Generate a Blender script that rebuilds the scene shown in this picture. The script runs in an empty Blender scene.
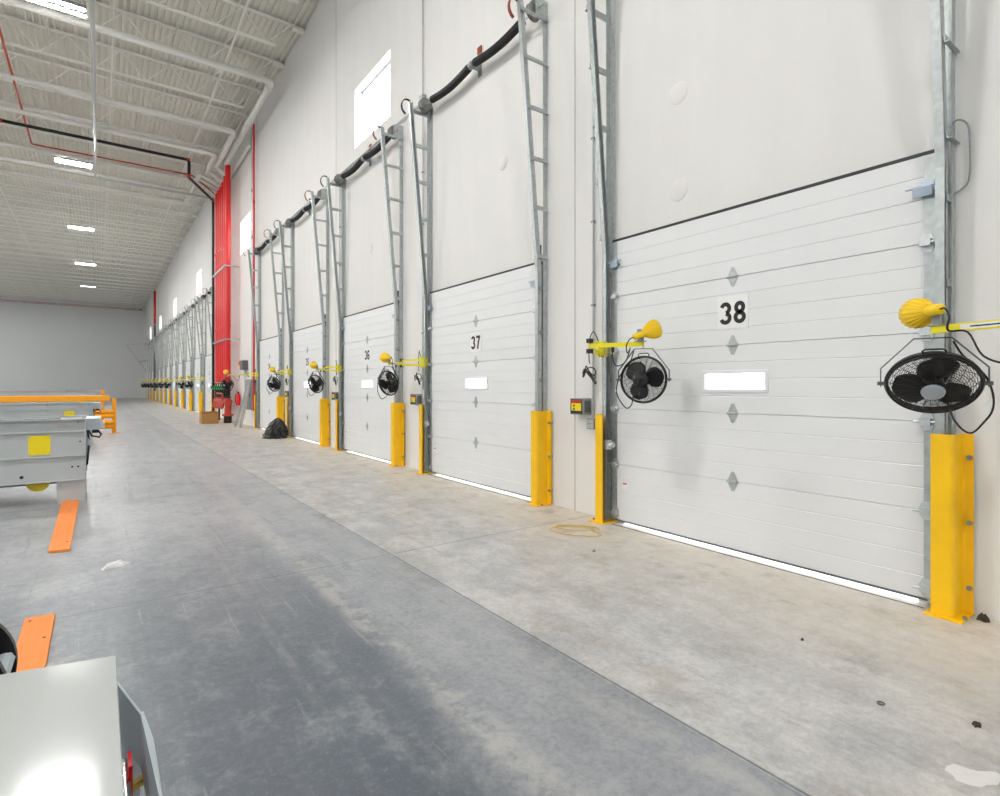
import bpy, math, random
from mathutils import Vector, Matrix
random.seed(7)
SC = bpy.context.scene
COL = SC.collection
V = Vector

# ------------------------------------------------------------------ materials
def lin(c):
    return tuple(((v/255)/12.92 if v/255 <= .04045 else ((v/255+.055)/1.055)**2.4) for v in c)

def mat(name, rgb, rough=.5, metal=0., spec=.5, var=0., vscale=6., bump=0., bscale=60., emit=0., coat=0., stretch=(1, 1, 1), rvar=0.):
    m = bpy.data.materials.new(name); m.use_nodes = True
    nt = m.node_tree; b = nt.nodes['Principled BSDF']
    c = lin(rgb)
    b.inputs['Base Color'].default_value = (*c, 1)
    b.inputs['Roughness'].default_value = rough
    b.inputs['Metallic'].default_value = metal
    b.inputs['Specular IOR Level'].default_value = spec
    if coat: b.inputs['Coat Weight'].default_value = coat
    if emit:
        b.inputs['Emission Color'].default_value = (*c, 1); b.inputs['Emission Strength'].default_value = emit
    tc = nt.nodes.new('ShaderNodeNewGeometry')
    mp = nt.nodes.new('ShaderNodeMapping'); nt.links.new(tc.outputs['Position'], mp.inputs['Vector'])
    mp.inputs['Scale'].default_value = stretch
    if var or rvar:
        n = nt.nodes.new('ShaderNodeTexNoise'); n.inputs['Scale'].default_value = vscale; n.inputs['Detail'].default_value = 5
        nt.links.new(mp.outputs[0], n.inputs['Vector'])
        if var:
            r = nt.nodes.new('ShaderNodeValToRGB')
            r.color_ramp.elements[0].position = .3; r.color_ramp.elements[1].position = .7
            r.color_ramp.elements[0].color = (*[v*(1-var) for v in c], 1)
            r.color_ramp.elements[1].color = (*[min(1, v*(1+var)) for v in c], 1)
            nt.links.new(n.outputs['Fac'], r.inputs[0]); nt.links.new(r.outputs[0], b.inputs['Base Color'])
        if rvar:
            mr = nt.nodes.new('ShaderNodeMapRange'); mr.inputs['To Min'].default_value = rough-rvar; mr.inputs['To Max'].default_value = rough+rvar
            nt.links.new(n.outputs['Fac'], mr.inputs['Value']); nt.links.new(mr.outputs[0], b.inputs['Roughness'])
    if bump:
        n2 = nt.nodes.new('ShaderNodeTexNoise'); n2.inputs['Scale'].default_value = bscale; n2.inputs['Detail'].default_value = 4
        nt.links.new(mp.outputs[0], n2.inputs['Vector'])
        bp = nt.nodes.new('ShaderNodeBump'); bp.inputs['Strength'].default_value = bump; bp.inputs['Distance'].default_value = .01
        nt.links.new(n2.outputs['Fac'], bp.inputs['Height']); nt.links.new(bp.outputs[0], b.inputs['Normal'])
    return m

M = {}
M['wall'] = mat('painted_concrete_panel', (230, 228, 225), .75, var=.018, vscale=1.6, bump=.25, bscale=9, stretch=(1, 2.2, .35))
M['farwall'] = mat('painted_end_wall', (214, 216, 216), .8, var=.02, vscale=.3)
M['deck'] = mat('painted_roof_deck', (230, 228, 217), .7, var=.03, vscale=.7)
M['joist'] = mat('painted_joist_steel', (244, 243, 236), .55)
M['wpipe'] = mat('white_painted_pipe', (222, 221, 214), .45)
M['doorw'] = mat('white_door_skin', (230, 231, 232), .42, var=.012, vscale=3, bump=.12, bscale=140)
M['frame_w'] = mat('white_plastic_frame', (236, 238, 240), .4)
M['galv'] = mat('galvanised_steel', (184, 190, 190), .42, metal=.7, var=.14, vscale=22, rvar=.1)
M['galvd'] = mat('dull_zinc_steel', (150, 158, 160), .5, metal=.7, var=.15, vscale=30)
M['steel_l'] = mat('bright_zinc_plate', (205, 210, 212), .38, metal=.75, var=.1, vscale=30)
M['black'] = mat('black_rubber', (22, 22, 23), .6)
M['blackm'] = mat('black_enamel', (16, 16, 18), .35)
M['spring'] = mat('oiled_black_spring', (54, 53, 54), .4, metal=.4)
M['yellow'] = mat('safety_yellow_paint', (252, 197, 0), .42, var=.04, vscale=8)
M['lemon'] = mat('lemon_yellow_paint', (240, 226, 24), .4, var=.05, vscale=20)
M['lampy'] = mat('yellow_lamp_plastic', (250, 210, 8), .38)
M['orange'] = mat('orange_timber', (246, 142, 66), .7, var=.07, vscale=5, stretch=(6, .6, 1), bump=.2, bscale=40)
M['railo'] = mat('orange_yellow_rail_paint', (250, 166, 18), .42, var=.03, vscale=5)
M['red'] = mat('red_pipe_paint', (222, 12, 20), .32, coat=.2)
M['redo'] = mat('red_oxide_fitting', (188, 58, 36), .5, var=.15, vscale=20)
M['green'] = mat('green_valve_plastic', (10, 150, 70), .4)
M['grey'] = mat('grey_enamel', (150, 155, 156), .45)
M['greyd'] = mat('dark_grey_enamel', (96, 100, 102), .5)
M['conv'] = mat('pale_grey_machine_paint', (184, 189, 190), .34, var=.03, vscale=2.5, coat=.15, rvar=.06)
M['convtop'] = mat('grey_top_plate_paint', (184, 188, 186), .10, var=.02, vscale=1.2)
M['convd'] = mat('blue_grey_machine_paint', (168, 178, 184), .4, var=.03, vscale=5)
M['signy'] = mat('yellow_sign_plate', (240, 216, 20), .4)
M['white'] = mat('white_print', (238, 238, 236), .5)
M['ink'] = mat('black_print', (30, 28, 28), .6)
M['redink'] = mat('red_print', (200, 40, 40), .6)
M['card'] = mat('brown_cardboard', (178, 132, 78), .85, var=.05, vscale=12)
M['bag'] = mat('black_bag_plastic', (44, 44, 46), .3)
M['chrome'] = mat('chrome', (220, 222, 224), .15, metal=1)
M['brass'] = mat('brass', (190, 165, 90), .3, metal=.9)
M['cond'] = mat('conduit_steel', (188, 192, 192), .4, metal=.6)
M['scrap'] = mat('pale_plastic_scrap', (214, 214, 212), .4)
M['film'] = mat('dusty_plastic_film', (216, 215, 212), .35)
M['mud'] = mat('dark_dirt', (64, 56, 48), .9)
M['strap'] = mat('yellow_cord', (226, 182, 70), .6)
M['seal'] = mat('dark_seal', (58, 58, 60), .7)
M['outg'] = mat('pale_yard_concrete', (222, 224, 226), .8)
M['drum'] = mat('dark_cast_drum', (128, 128, 126), .45, metal=.5)
M['sealg'] = mat('grey_blue_seal', (92, 98, 108), .6)
M['blue'] = mat('blue_zinc', (176, 190, 204), .35, metal=.6)
M['redstrap'] = mat('red_brown_strap', (150, 62, 44), .6)

def glow(name, rgb, s):
    m = bpy.data.materials.new(name); m.use_nodes = True
    nt = m.node_tree; nt.nodes.clear()
    e = nt.nodes.new('ShaderNodeEmission'); e.inputs[0].default_value = (*rgb, 1); e.inputs[1].default_value = s
    o = nt.nodes.new('ShaderNodeOutputMaterial'); nt.links.new(e.outputs[0], o.inputs[0])
    return m
LAMP = 745.0
M['tube'] = glow('led_tube', (1, .99, .97), LAMP)
M['tubedim'] = glow('led_tube_dimmed', (1, .985, .95), 6)

g = bpy.data.materials.new('clear_glazing'); g.use_nodes = True
nt = g.node_tree; nt.nodes.clear()
tr = nt.nodes.new('ShaderNodeBsdfTransparent'); tr.inputs[0].default_value = (.97, .985, .99, 1)
gl = nt.nodes.new('ShaderNodeBsdfGlossy'); gl.inputs['Roughness'].default_value = .03
fr = nt.nodes.new('ShaderNodeValue'); fr.outputs[0].default_value = .05
mx = nt.nodes.new('ShaderNodeMixShader'); o = nt.nodes.new('ShaderNodeOutputMaterial')
nt.links.new(fr.outputs[0], mx.inputs[0]); nt.links.new(tr.outputs[0], mx.inputs[1]); nt.links.new(gl.outputs[0], mx.inputs[2]); nt.links.new(mx.outputs[0], o.inputs[0])
M['glass'] = g

def floor_material():
    m = bpy.data.materials.new('worn_concrete_floor'); m.use_nodes = True
    nt = m.node_tree; b = nt.nodes['Principled BSDF']; L = nt.links.new
    N = nt.nodes.new
    geo = N('ShaderNodeNewGeometry'); sep = N('ShaderNodeSeparateXYZ'); L(geo.outputs['Position'], sep.inputs[0])
    def noise(scale, stretch=(1, 1, 1), detail=6, rough=.6):
        mp = N('ShaderNodeMapping'); mp.inputs['Scale'].default_value = stretch; L(geo.outputs['Position'], mp.inputs[0])
        n = N('ShaderNodeTexNoise'); n.inputs['Scale'].default_value = scale; n.inputs['Detail'].default_value = detail; n.inputs['Roughness'].default_value = rough
        L(mp.outputs[0], n.inputs['Vector']); return n.outputs['Fac']
    def math_(op, a, c, d=None):
        n = N('ShaderNodeMath'); n.operation = op
        for i, v in enumerate((a, c, d)):
            if v is None: continue
            if isinstance(v, (int, float)): n.inputs[i].default_value = v
            else: L(v, n.inputs[i])
        return n.outputs[0]
    def rng(v, a, c, t0=0., t1=1., smooth=True):
        n = N('ShaderNodeMapRange'); n.interpolation_type = 'SMOOTHSTEP' if smooth else 'LINEAR'
        n.inputs['From Min'].default_value = a; n.inputs['From Max'].default_value = c
        n.inputs['To Min'].default_value = t0; n.inputs['To Max'].default_value = t1
        L(v, n.inputs['Value']); return n.outputs[0]
    def mix(f, a, c, blend='MIX'):
        n = N('ShaderNodeMix'); n.data_type = 'RGBA'; n.blend_type = blend
        if isinstance(f, (int, float)): n.inputs[0].default_value = f
        else: L(f, n.inputs[0])
        for sock, v in ((n.inputs[6], a), (n.inputs[7], c)):
            if isinstance(v, tuple): sock.default_value = (*lin(v), 1)
            else: L(v, sock)
        return n.outputs[2]
    x, y = sep.outputs[0], sep.outputs[1]
    big = noise(.55, (1, .45, 1)); streak = noise(1.6, (3.2, .16, 1)); fine = noise(9, (1, 1, 1), 8, .7); speck = noise(60, (1, 1, 1), 3)
    # worn bluish slab, paler slab beside the doors, dust by the wall
    xw = math_('ADD', x, math_('MULTIPLY', math_('SUBTRACT', big, .5), 1.6))
    base = mix(rng(big, .3, .7), (162, 165, 169), (182, 183, 185))
    # dark driving strip; its fade with distance paints in the grazing floor reflection
    dirt_sheen = math_('MULTIPLY', rng(math_('ADD', xw, math_('MULTIPLY', math_('SUBTRACT', fine, .5), .5)), -3.45, -3.0, 1, .35), rng(math_('ADD', y, math_('MULTIPLY', big, 3)), 3.0, 10, 1, .06))
    dirt_sheen = math_('MULTIPLY', dirt_sheen, rng(x, -2.53, -2.47, 1, 0))
    base = mix(math_('MULTIPLY', dirt_sheen, .95), base, (74, 83, 95))
    base = mix(rng(streak, .45, .75, 0, .30), base, (150, 152, 155))
    med = noise(2.6, (1, .7, 1), 12, .74)
    base = mix(rng(med, .46, .66, 0, .34), base, (96, 101, 108))
    base = mix(rng(med, .50, .34, 0, .28), base, (188, 188, 186))
    scr = noise(5, (1.4, .07, 1), 5, .7)
    base = mix(rng(scr, .60, .66, 0, .30), base, (104, 108, 112))
    grit = noise(30, (1, 1, 1), 8, .82)
    base = mix(rng(grit, .46, .64, 0, .30), base, (78, 83, 90)); base = mix(rng(grit, .50, .36, 0, .12), base, (196, 196, 194))
    sc2 = noise(14, (1.6, .06, 1), 4, .6)
    base = mix(rng(sc2, .64, .70, 0, .28), base, (190, 190, 188)); base = mix(rng(sc2, .36, .31, 0, .3), base, (84, 88, 94))
    pale = mix(rng(med, .36, .62), (212, 209, 204), (174, 174, 174)); pale = mix(rng(grit, .46, .64, 0, .26), pale, (136, 132, 126)); pale = mix(rng(grit, .5, .36, 0, .25), pale, (228, 226, 222)); pale = mix(rng(scr, .56, .64, 0, .22), pale, (140, 142, 144))
    slab2 = rng(x, -2.52, -2.48)
    base = mix(math_('MULTIPLY', slab2, .8), base, pale)
    dust = rng(math_('ADD', xw, math_('MULTIPLY', math_('SUBTRACT', med, .5), 2.2)), -1.7, -.2, 0, .72)
    base = mix(dust, base, (220, 209, 192))
    # dusty tyre stripes
    for cx, w, a in ((-3.22, .13, .45), (-2.66, .14, .35), (-3.75, .04, .2)):
        dxx = math_('ABSOLUTE', math_('SUBTRACT', x, cx), 0)
        st = math_('MULTIPLY', rng(dxx, w*.25, w, 1, 0), rng(math_('MULTIPLY', fine, noise(2.2, (1.2, .5, 1), 10, .75)), .2, .34, 0, a))
        base = mix(st, base, (204, 200, 192))
    # blotches
    base = mix(math_('MULTIPLY', slab2, rng(noise(3.1, (1.2, .8, 1), 12, .75), .48, .66, 0, .42)), base, (150, 138, 122))
    blot = rng(noise(1.7, (1, .8, 1), 9, .68), .58, .70, 0, .42)
    base = mix(blot, base, (92, 97, 104))
    base = mix(rng(fine, .25, .8, .0, .16), base, (84, 88, 92))
    base = mix(rng(speck, .66, .74, 0, .25), base, (214, 212, 206))
    # saw cut joints
    def line(v, pos, hw):
        d = math_('ABSOLUTE', math_('SUBTRACT', v, pos), 0)
        return rng(d, hw*.5, hw, 1, 0)
    jy = math_('ABSOLUTE', math_('SUBTRACT', math_('MODULO', math_('ADD', y, 82-4.5+2.05), 4.1), 2.05), 0)
    jt = rng(jy, .004, .010, .55, 0)
    jl = math_('MULTIPLY', line(x, -2.5, .008), .7)
    jn = math_('MULTIPLY', math_('MAXIMUM', jt, jl), rng(fine, .2, .5, .4, 1))
    base = mix(jn, base, (66, 64, 60))
    L(base, b.inputs['Base Color'])
    rg = rng(fine, .2, .8, .32, .50); rg2 = math_('ADD', rg, math_('MULTIPLY', dust, .25)); L(rg2, b.inputs['Roughness'])
    b.inputs['Specular IOR Level'].default_value = .5
    bp = N('ShaderNodeBump'); bp.inputs['Strength'].default_value = .12; bp.inputs['Distance'].default_value = .004
    L(math_('SUBTRACT', fine, jn), bp.inputs['Height']); L(bp.outputs[0], b.inputs['Normal'])
    return m
M['floor'] = floor_material()

# ------------------------------------------------------------------ mesh builder
class MB:
    def __init__(s): s.v = []; s.f = []; s.sm = []
    def add(s, vs, fs, smooth=False):
        o = len(s.v); s.v += [tuple(p) for p in vs]
        for f in fs: s.f.append(tuple(i+o for i in f)); s.sm.append(smooth)
        return s
    def box(s, x0, x1, y0, y1, z0, z1):
        x0, x1 = sorted((x0, x1)); y0, y1 = sorted((y0, y1)); z0, z1 = sorted((z0, z1))
        vs = [(x0, y0, z0), (x1, y0, z0), (x1, y1, z0), (x0, y1, z0), (x0, y0, z1), (x1, y0, z1), (x1, y1, z1), (x0, y1, z1)]
        return s.add(vs, [(0, 3, 2, 1), (4, 5, 6, 7), (0, 1, 5, 4), (1, 2, 6, 5), (2, 3, 7, 6), (3, 0, 4, 7)])
    def bar(s, p, q, w, h, up=(0, 0, 1)):
        p, q = V(p), V(q); d = (q-p).normalized(); a = d.cross(V(up))
        if a.length < 1e-5: a = d.cross(V((1, 0, 0)))
        a.normalize(); u = a.cross(d).normalized()
        vs = []
        for c in (p, q):
            for i, j in ((-1, -1), (1, -1), (1, 1), (-1, 1)): vs.append(c+a*(i*w/2)+u*(j*h/2))
        return s.add(vs, [(0, 3, 2, 1), (4, 5, 6, 7), (0, 1, 5, 4), (1, 2, 6, 5), (2, 3, 7, 6), (3, 0, 4, 7)])
    def prism(s, poly, vec):
        n = len(poly); vec = V(vec); a = [V(p) for p in poly]
        s.add(a+[p+vec for p in a], [tuple(range(n))[::-1], tuple(range(n, 2*n))]+[(i, (i+1) % n, n+(i+1) % n, n+i) for i in range(n)])
        return s
    def tube(s, pts, r, n=8, closed=False, smooth=True, flat=None):
        pts = [V(p) for p in pts]; m = len(pts); rs = r if isinstance(r, (list, tuple)) else [r]*m
        t0 = (pts[1]-pts[0]).normalized(); a = t0.orthogonal().normalized(); vs = []
        pt = t0
        for i, p in enumerate(pts):
            if closed: t = (pts[(i+1) % m]-pts[i-1]).normalized()
            elif i == 0: t = t0
            elif i == m-1: t = (pts[-1]-pts[-2]).normalized()
            else: t = (pts[i+1]-pts[i-1]).normalized()
            ax = pt.cross(t)
            if ax.length > 1e-7: a = Matrix.Rotation(pt.angle(t), 3, ax.normalized()) @ a
            a = (a-t*a.dot(t)).normalized(); b = t.cross(a); pt = t
            for k in range(n):
                an = 2*math.pi*k/n; vs.append(p+(a*math.cos(an)+b*math.sin(an))*rs[i])
        fs = []
        for i in range(m if closed else m-1):
            j = (i+1) % m
            for k in range(n): fs.append((i*n+k, i*n+(k+1) % n, j*n+(k+1) % n, j*n+k))
        s.add(vs, fs, smooth)
        if not closed:
            s.add(vs[:n], [tuple(range(n))[::-1]]); s.add(vs[-n:], [tuple(range(n))])
        return s
    def cyl(s, p, q, r, n=16, smooth=True): return s.tube([p, q], r, n, smooth=smooth)
    def lathe(s, prof, org, axis, n=20, smooth=True, scale=(1, 1)):
        org, ax = V(org), V(axis).normalized(); a = ax.orthogonal().normalized(); b = ax.cross(a); vs = []
        for r, t in prof:
            for k in range(n):
                an = 2*math.pi*k/n; vs.append(org+ax*t+(a*math.cos(an)*scale[0]+b*math.sin(an)*scale[1])*max(r, 1e-4))
        fs = [(i*n+k, i*n+(k+1) % n, (i+1)*n+(k+1) % n, (i+1)*n+k) for i in range(len(prof)-1) for k in range(n)]
        return s.add(vs, fs, smooth)
    def plan(s, path, th, z0, z1):
        """thick folded sheet that follows a plan polyline"""
        P = [V((p[0], p[1])) for p in path]; n = len(P); off = []
        for i in range(n):
            t = (P[min(i+1, n-1)]-P[max(i-1, 0)]).normalized(); off.append(P[i]+V((-t.y, t.x))*th)
        ring = P+off[::-1]
        m = len(ring)
        vs = [(p.x, p.y, z0) for p in ring]+[(p.x, p.y, z1) for p in ring]
        fs = [(i, (i+1) % m, m+(i+1) % m, m+i) for i in range(m)]
        for i in range(n-1): fs += [(i, i+1, m-2-i, m-1-i), (m+i, m+m-1-i, m+m-2-i, m+i+1)]
        return s.add(vs, fs)

def worldloc(o):
    p = V((0, 0, 0))
    while o is not None: p = p+o.location; o = o.parent
    return p

def part(name, mb, m, parent=None, base=None, kind=None, bevel=0, label=None, solid=0):
    off = worldloc(parent) if parent else V(base or (0, 0, 0))
    me = bpy.data.meshes.new(name); me.from_pydata([tuple(V(p)-off) for p in mb.v], [], mb.f)
    me.polygons.foreach_set('use_smooth', mb.sm); me.materials.append(m if not isinstance(m, str) else M[m])
    import bmesh
    bm = bmesh.new(); bm.from_mesh(me); bmesh.ops.recalc_face_normals(bm, faces=bm.faces); bm.to_mesh(me); bm.free()
    me.update()
    ob = bpy.data.objects.new(name, me); COL.objects.link(ob)
    if parent: ob.parent = parent
    elif base: ob.location = base
    if kind: ob['kind'] = kind
    if label: ob['label'] = label
    if solid:
        md = ob.modifiers.new('thickness', 'SOLIDIFY'); md.thickness = solid; md.offset = 0
    if bevel:
        md = ob.modifiers.new('edge', 'BEVEL'); md.width = bevel; md.segments = 2; md.limit_method = 'ANGLE'
    return ob

def tag(o, label, cat, group=None, kind=None):
    o['label'] = label; o['category'] = cat
    if group: o['group'] = group
    if kind: o['kind'] = kind
    return o
def thing(name, label, cat, base, group=None):
    o = bpy.data.objects.new(name, None); COL.objects.link(o); o.location = base; o.empty_display_size = .1
    return tag(o, label, cat, group)
def struct(name, mb, m, **k): return part(name, mb, m, kind='structure', **k)
def copy_tree(o, parent=None, shift=(0, 0, 0), label=None):
    c = o.copy(); COL.objects.link(c)
    if parent: c.parent = parent
    else: c.location = V(o.location)+V(shift)
    if label: c['label'] = label
    for ch in list(o.children): copy_tree(ch, c)
    return c
def arc(cx, cy, rx, ry, a0, a1, n=14):
    return [(cx+rx*math.cos(math.radians(a0+(a1-a0)*i/n)), cy+ry*math.sin(math.radians(a0+(a1-a0)*i/n))) for i in range(n+1)]
GLYPH = {
 '0': [arc(.31, .5, .20, .41, 0, 360, 24)], '1': [[(.14, .76), (.36, .91)], [(.36, .995), (.36, 0)]],
 '2': [arc(.31, .71, .20, .20, 175, -30)+[(.12, .12)], [(.06, .085), (.56, .085)]],
 '3': [arc(.30, .715, .19, .20, 165, -85), arc(.30, .28, .21, .20, 85, -165)],
 '4': [[(.42, 0), (.42, .99)], [(.04, .27), (.60, .27)], [(.36, .95), (.09, .30)]],
 '5': [[(.54, .91), (.13, .91)], [(.16, .95), (.13, .48)], arc(.31, .31, .21, .22, 130, -160)],
 '6': [arc(.31, .29, .20, .21, 0, 360, 22), [(.11, .30)]+arc(.33, .60, .22, .31, 180, 35)],
 '7': [[(.05, .91), (.57, .91)], [(.50, .92), (.34, .50), (.25, 0)]],
 '8': [arc(.31, .715, .17, .19, 0, 360, 20), arc(.31, .285, .20, .20, 0, 360, 20)],
 '9': [arc(.31, .71, .20, .21, 0, 360, 22), [(.51, .70)]+arc(.29, .40, .22, .31, 0, -145)]}
def digits(s, size, xf, yc, zc, th=.0015):
    mb = MB(); adv = .68*size; w = .185*size; u0 = -adv*len(s)/2+.03*size
    for ch in s:
        for st in GLYPH[ch]:
            closed = len(st) > 15 and abs(st[0][0]-st[-1][0])+abs(st[0][1]-st[-1][1]) < .01
            P = [V((u0+a*size, b*size)) for a, b in st]; n = len(P); vs = []
            for i in range(n):
                a = P[i-1] if i else (P[-2] if closed else P[0]); b = P[i+1] if i < n-1 else (P[1] if closed else P[-1])
                t = (b-a).normalized(); nrm = V((-t.y, t.x))
                for e in (1, -1):
                    q = P[i]+nrm*(e*w/2)
                    for x in (xf-th, xf): vs.append((x, yc-q.x, zc-size/2+q.y))
            fs = []
            for i in range(n-1):
                a = 4*i; b = a+4; fs += [(a, b, b+2, a+2), (a+1, a+3, b+3, b+1), (a, a+1, b+1, b), (a+2, b+2, b+3, a+3)]
            if not closed: fs += [(0, 2, 3, 1), (4*n-4, 4*n-3, 4*n-1, 4*n-2)]
            mb.add(vs, fs)
        u0 += adv
    return mb
# ------------------------------------------------------------------ layout
P4 = 4.1                                   # bay spacing
DOORS = [0, 1, 2, 3, 4]+list(range(7, 18))
NUM = {k: str(38-k) for k in range(5)}
NUM.update({k: str(40-k) for k in range(7, 18)})
ORD = 'first second third fourth fifth sixth seventh eighth ninth tenth eleventh'.split()
def D(k): return 'door '+NUM[k] if k < 5 else 'the %s dock door beyond the red risers' % ORD[k-7]
YR, YL = 1.34, 4.07                        # jambs of bay 0
H = 3.04
FARY, CEIL, XL, YB = 80.4, 11.36, -24., -8.
WINS = [(9.95+12.35*i, 11.8+12.35*i) for i in range(6)]
WZ0, WZ1 = 6.74, 8.04

# ------------------------------------------------------------------ setting
fb = MB().box(XL, .3, YB, FARY, -.3, 0); struct('floor', fb, 'floor')
holes = [(YR+.05+P4*k, YL-.05+P4*k, -.01, 2.97) for k in DOORS]+[(a, b, WZ0, WZ1) for a, b in WINS]
cuts = sorted({YB, FARY, *[h[0] for h in holes], *[h[1] for h in holes]})
wb = MB()
for a, b in zip(cuts, cuts[1:]):
    c = (a+b)/2; hs = sorted([(h[2], h[3]) for h in holes if h[0] < c < h[1]]); z = 0
    for z0, z1 in hs:
        if z0 > z: wb.box(0, .28, a, b, z, z0)
        z = z1
    wb.box(0, .28, a, b, z, 11.5)
struct('wall_right', wb, 'wall')
struct('wall_far', MB().box(XL-.2, .28, FARY, FARY+.2, 0, 11.5), 'farwall')
struct('wall_left', MB().box(XL-.2, XL, YB, FARY, 0, 11.5), 'farwall')
struct('wall_back', MB().box(XL-.2, .28, YB-.2, YB, 0, 11.5), 'farwall')
# panel joints on the long wall: slim caulked strips, one per joint
n = 1
for j in range(9):
    y = 4.79+8.2*j
    if any(a-.05 < y < b+.05 for a, b in WINS): continue
    struct('trim_%d' % n, MB().box(-.004, 0, y-.008, y+.008, 0, 11.4), mat('joint_caulk_%d' % n, (196, 192, 184), .8)); n += 1
# corrugated roof deck
db = MB(); pitch = .152; prof = []
x = XL
while x < .28:
    for dx, z in ((0, 0), (.044, 0), (.060, .068), (.136, .068)): prof.append((min(x+dx, .28), CEIL+z))
    x += pitch
vs = [(px, YB, z) for px, z in prof]+[(px, FARY, z) for px, z in prof]; q = len(prof)
db.add(vs, [(i, i+1, q+i+1, q+i) for i in range(q-1)])
db.box(XL, .28, YB, FARY, 11.5, 11.6)
struct('ceiling', db, 'deck')
struct('ground_outside', MB().box(.3, 60, -40, 130, -1.4, -1.2), 'outg')
# windows of the long wall
for i, (a, b) in enumerate(WINS):
    fm = MB(); t = .05
    for y0, y1, z0, z1 in ((a, b, WZ0, WZ0+t), (a, b, WZ1-t, WZ1), (a, a+t, WZ0+t, WZ1-t), (b-t, b, WZ0+t, WZ1-t)): fm.box(.17, .23, y0, y1, z0, z1)
    w = struct('window_%d' % (i+1), fm, 'frame_w'); w['label'] = 'high bright window in the white wall, number %d along it' % (i+1)
    part('pane', MB().box(.195, .203, a+t, b-t, WZ0+t, WZ1-t), 'glass', w)
# ------------------------------------------------------------------ sectional dock doors
XD = -.065
def panel_mesh(z0, z1, ya, yb, hole=None):
    """profile in (x,z) with four ribs, swept along y"""
    n = 4; h = (z1-z0)/n; prof = [(XD+.006, z0+.002)]
    for i in range(n):
        a, b = z0+i*h, z0+(i+1)*h
        if i: prof += [(XD, a+.006)]
        else: prof += [(XD, a+.006)]
        prof += [(XD, b-.006)]
        if i < n-1: prof += [(XD+.0045, b)]
    prof += [(XD+.006, z1-.002), (XD+.012, z1-.002), (XD+.012, z1+.0005), (XD+.045, z1+.0005), (XD+.045, z0+.001), (XD+.012, z0+.001), (XD+.012, z0+.002)]
    mb = MB()
    def seg(y0, y1, lo=None, hi=None):
        pr = prof
        if lo is not None:
            front = [p for p in prof[:-5] if lo < p[1] < hi]
            pr = [(XD, lo)]+front+[(XD, hi), (XD+.045, hi), (XD+.045, lo)]
        mb.prism([(px, y0, pz) for px, pz in pr], (0, y1-y0, 0))
    if hole:
        seg(ya, hole[0]); seg(hole[1], yb); seg(hole[0], hole[1], z0+.002, hole[2]); seg(hole[0], hole[1], hole[3], z1-.002)
    else: seg(ya, yb)
    return mb
SEC = [.044, .64, 1.24, 1.84, 2.44, 3.04]
YC = (YR+YL)/2+.025
proto = bpy.data.objects.new('door_1', None); COL.objects.link(proto); proto.location = (XD, YC, 0); proto['kind'] = 'structure'
proto['label'] = 'white ribbed sectional dock door numbered 38'
WY0, WY1, WWZ0, WWZ1 = 2.44, 3.00, 1.455, 1.59
for i in range(5):
    part('door_panel', panel_mesh(SEC[i], SEC[i+1], YR, YL, (WY0, WY1, WWZ0, WWZ1) if i == 2 else None), 'doorw', proto)
fm = MB()
for y0, y1, z0, z1 in ((WY0-.03, WY1+.03, WWZ0-.03, WWZ0), (WY0-.03, WY1+.03, WWZ1, WWZ1+.03), (WY0-.03, WY0, WWZ0, WWZ1), (WY1, WY1+.03, WWZ0, WWZ1)):
    fm.box(XD-.012, XD, y0, y1, z0, z1)
vf = part('vision_window', fm, 'frame_w', proto, bevel=.005)
part('pane', MB().box(XD+.02, XD+.025, WY0, WY1, WWZ0, WWZ1), 'glass', vf)
def hinge(y, z, s=1.):
    mb = MB()
    for sg in (1, -1): mb.prism([(XD-.004, y-.045*s, z+sg*.012), (XD-.004, y+.045*s, z+sg*.012), (XD-.004, y+.012*s, z+sg*.085*s), (XD-.004, y-.012*s, z+sg*.085*s)], (.004, 0, 0))
    mb.cyl((XD-.012, y-.05*s, z), (XD-.012, y+.05*s, z), .011*s, 8)
    for sg in (1, -1): mb.cyl((XD-.009, y, z+sg*.05*s), (XD, y, z+sg*.05*s), .009*s, 6)
    return mb
for z in SEC[1:5]: part('hinge', hinge(YC, z), 'galv', proto)
for y, sg in ((YR, -1), (YL, 1)):
    part('end_stile', MB().box(XD-.003, XD+.045, y, y+sg*.075, .04, H-.005), 'galv', proto)
    for z in (.12, .64, 1.24, 1.84, 2.44):
        rb = MB()
        for s2 in (1, -1): rb.prism([(XD-.008, y-sg*.03+.0, z+s2*.01), (XD-.008, y+sg*.065, z+s2*.01), (XD-.008, y+sg*.045, z+s2*.06), (XD-.008, y-sg*.005, z+s2*.06)], (.004, 0, 0))
        rb.box(XD-.05, XD-.008, y-sg*.01, y+sg*.05, z-.022, z+.022)
        rb.cyl((XD-.04, y-sg*.05, z), (XD-.04, y+sg*.10, z), .008, 8)
        part('roller_bracket', rb, 'steel_l', proto)
    tb = MB(); tb.box(XD-.008, XD-.003, y-sg*.01, y+sg*.06, 2.74, 2.86); tb.prism([(XD-.008, y-sg*.05, 2.77), (XD-.008, y+sg*.06, 2.77), (XD-.06, y+sg*.06, 2.81), (XD-.06, y-sg*.05, 2.81)], (0, 0, .010)); tb.prism([(XD-.06, y-sg*.05, 2.81), (XD-.06, y+sg*.06, 2.81), (XD-.05, y+sg*.06, 2.75), (XD-.05, y-sg*.05, 2.75)], (.004, 0, 0)); tb.cyl((XD-.045, y-sg*.09, 2.815), (XD-.045, y+sg*.10, 2.815), .008, 8)
    part('top_bracket', tb, 'blue', proto)
part('bottom_seal', MB().box(XD-.006, XD+.045, YR-.02, YL+.02, .034, .048), 'sealg', proto)
part('top_seal', MB().box(XD+.0, XD+.064, YR-.07, YL+.07, H, H+.022), 'seal', proto)
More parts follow.
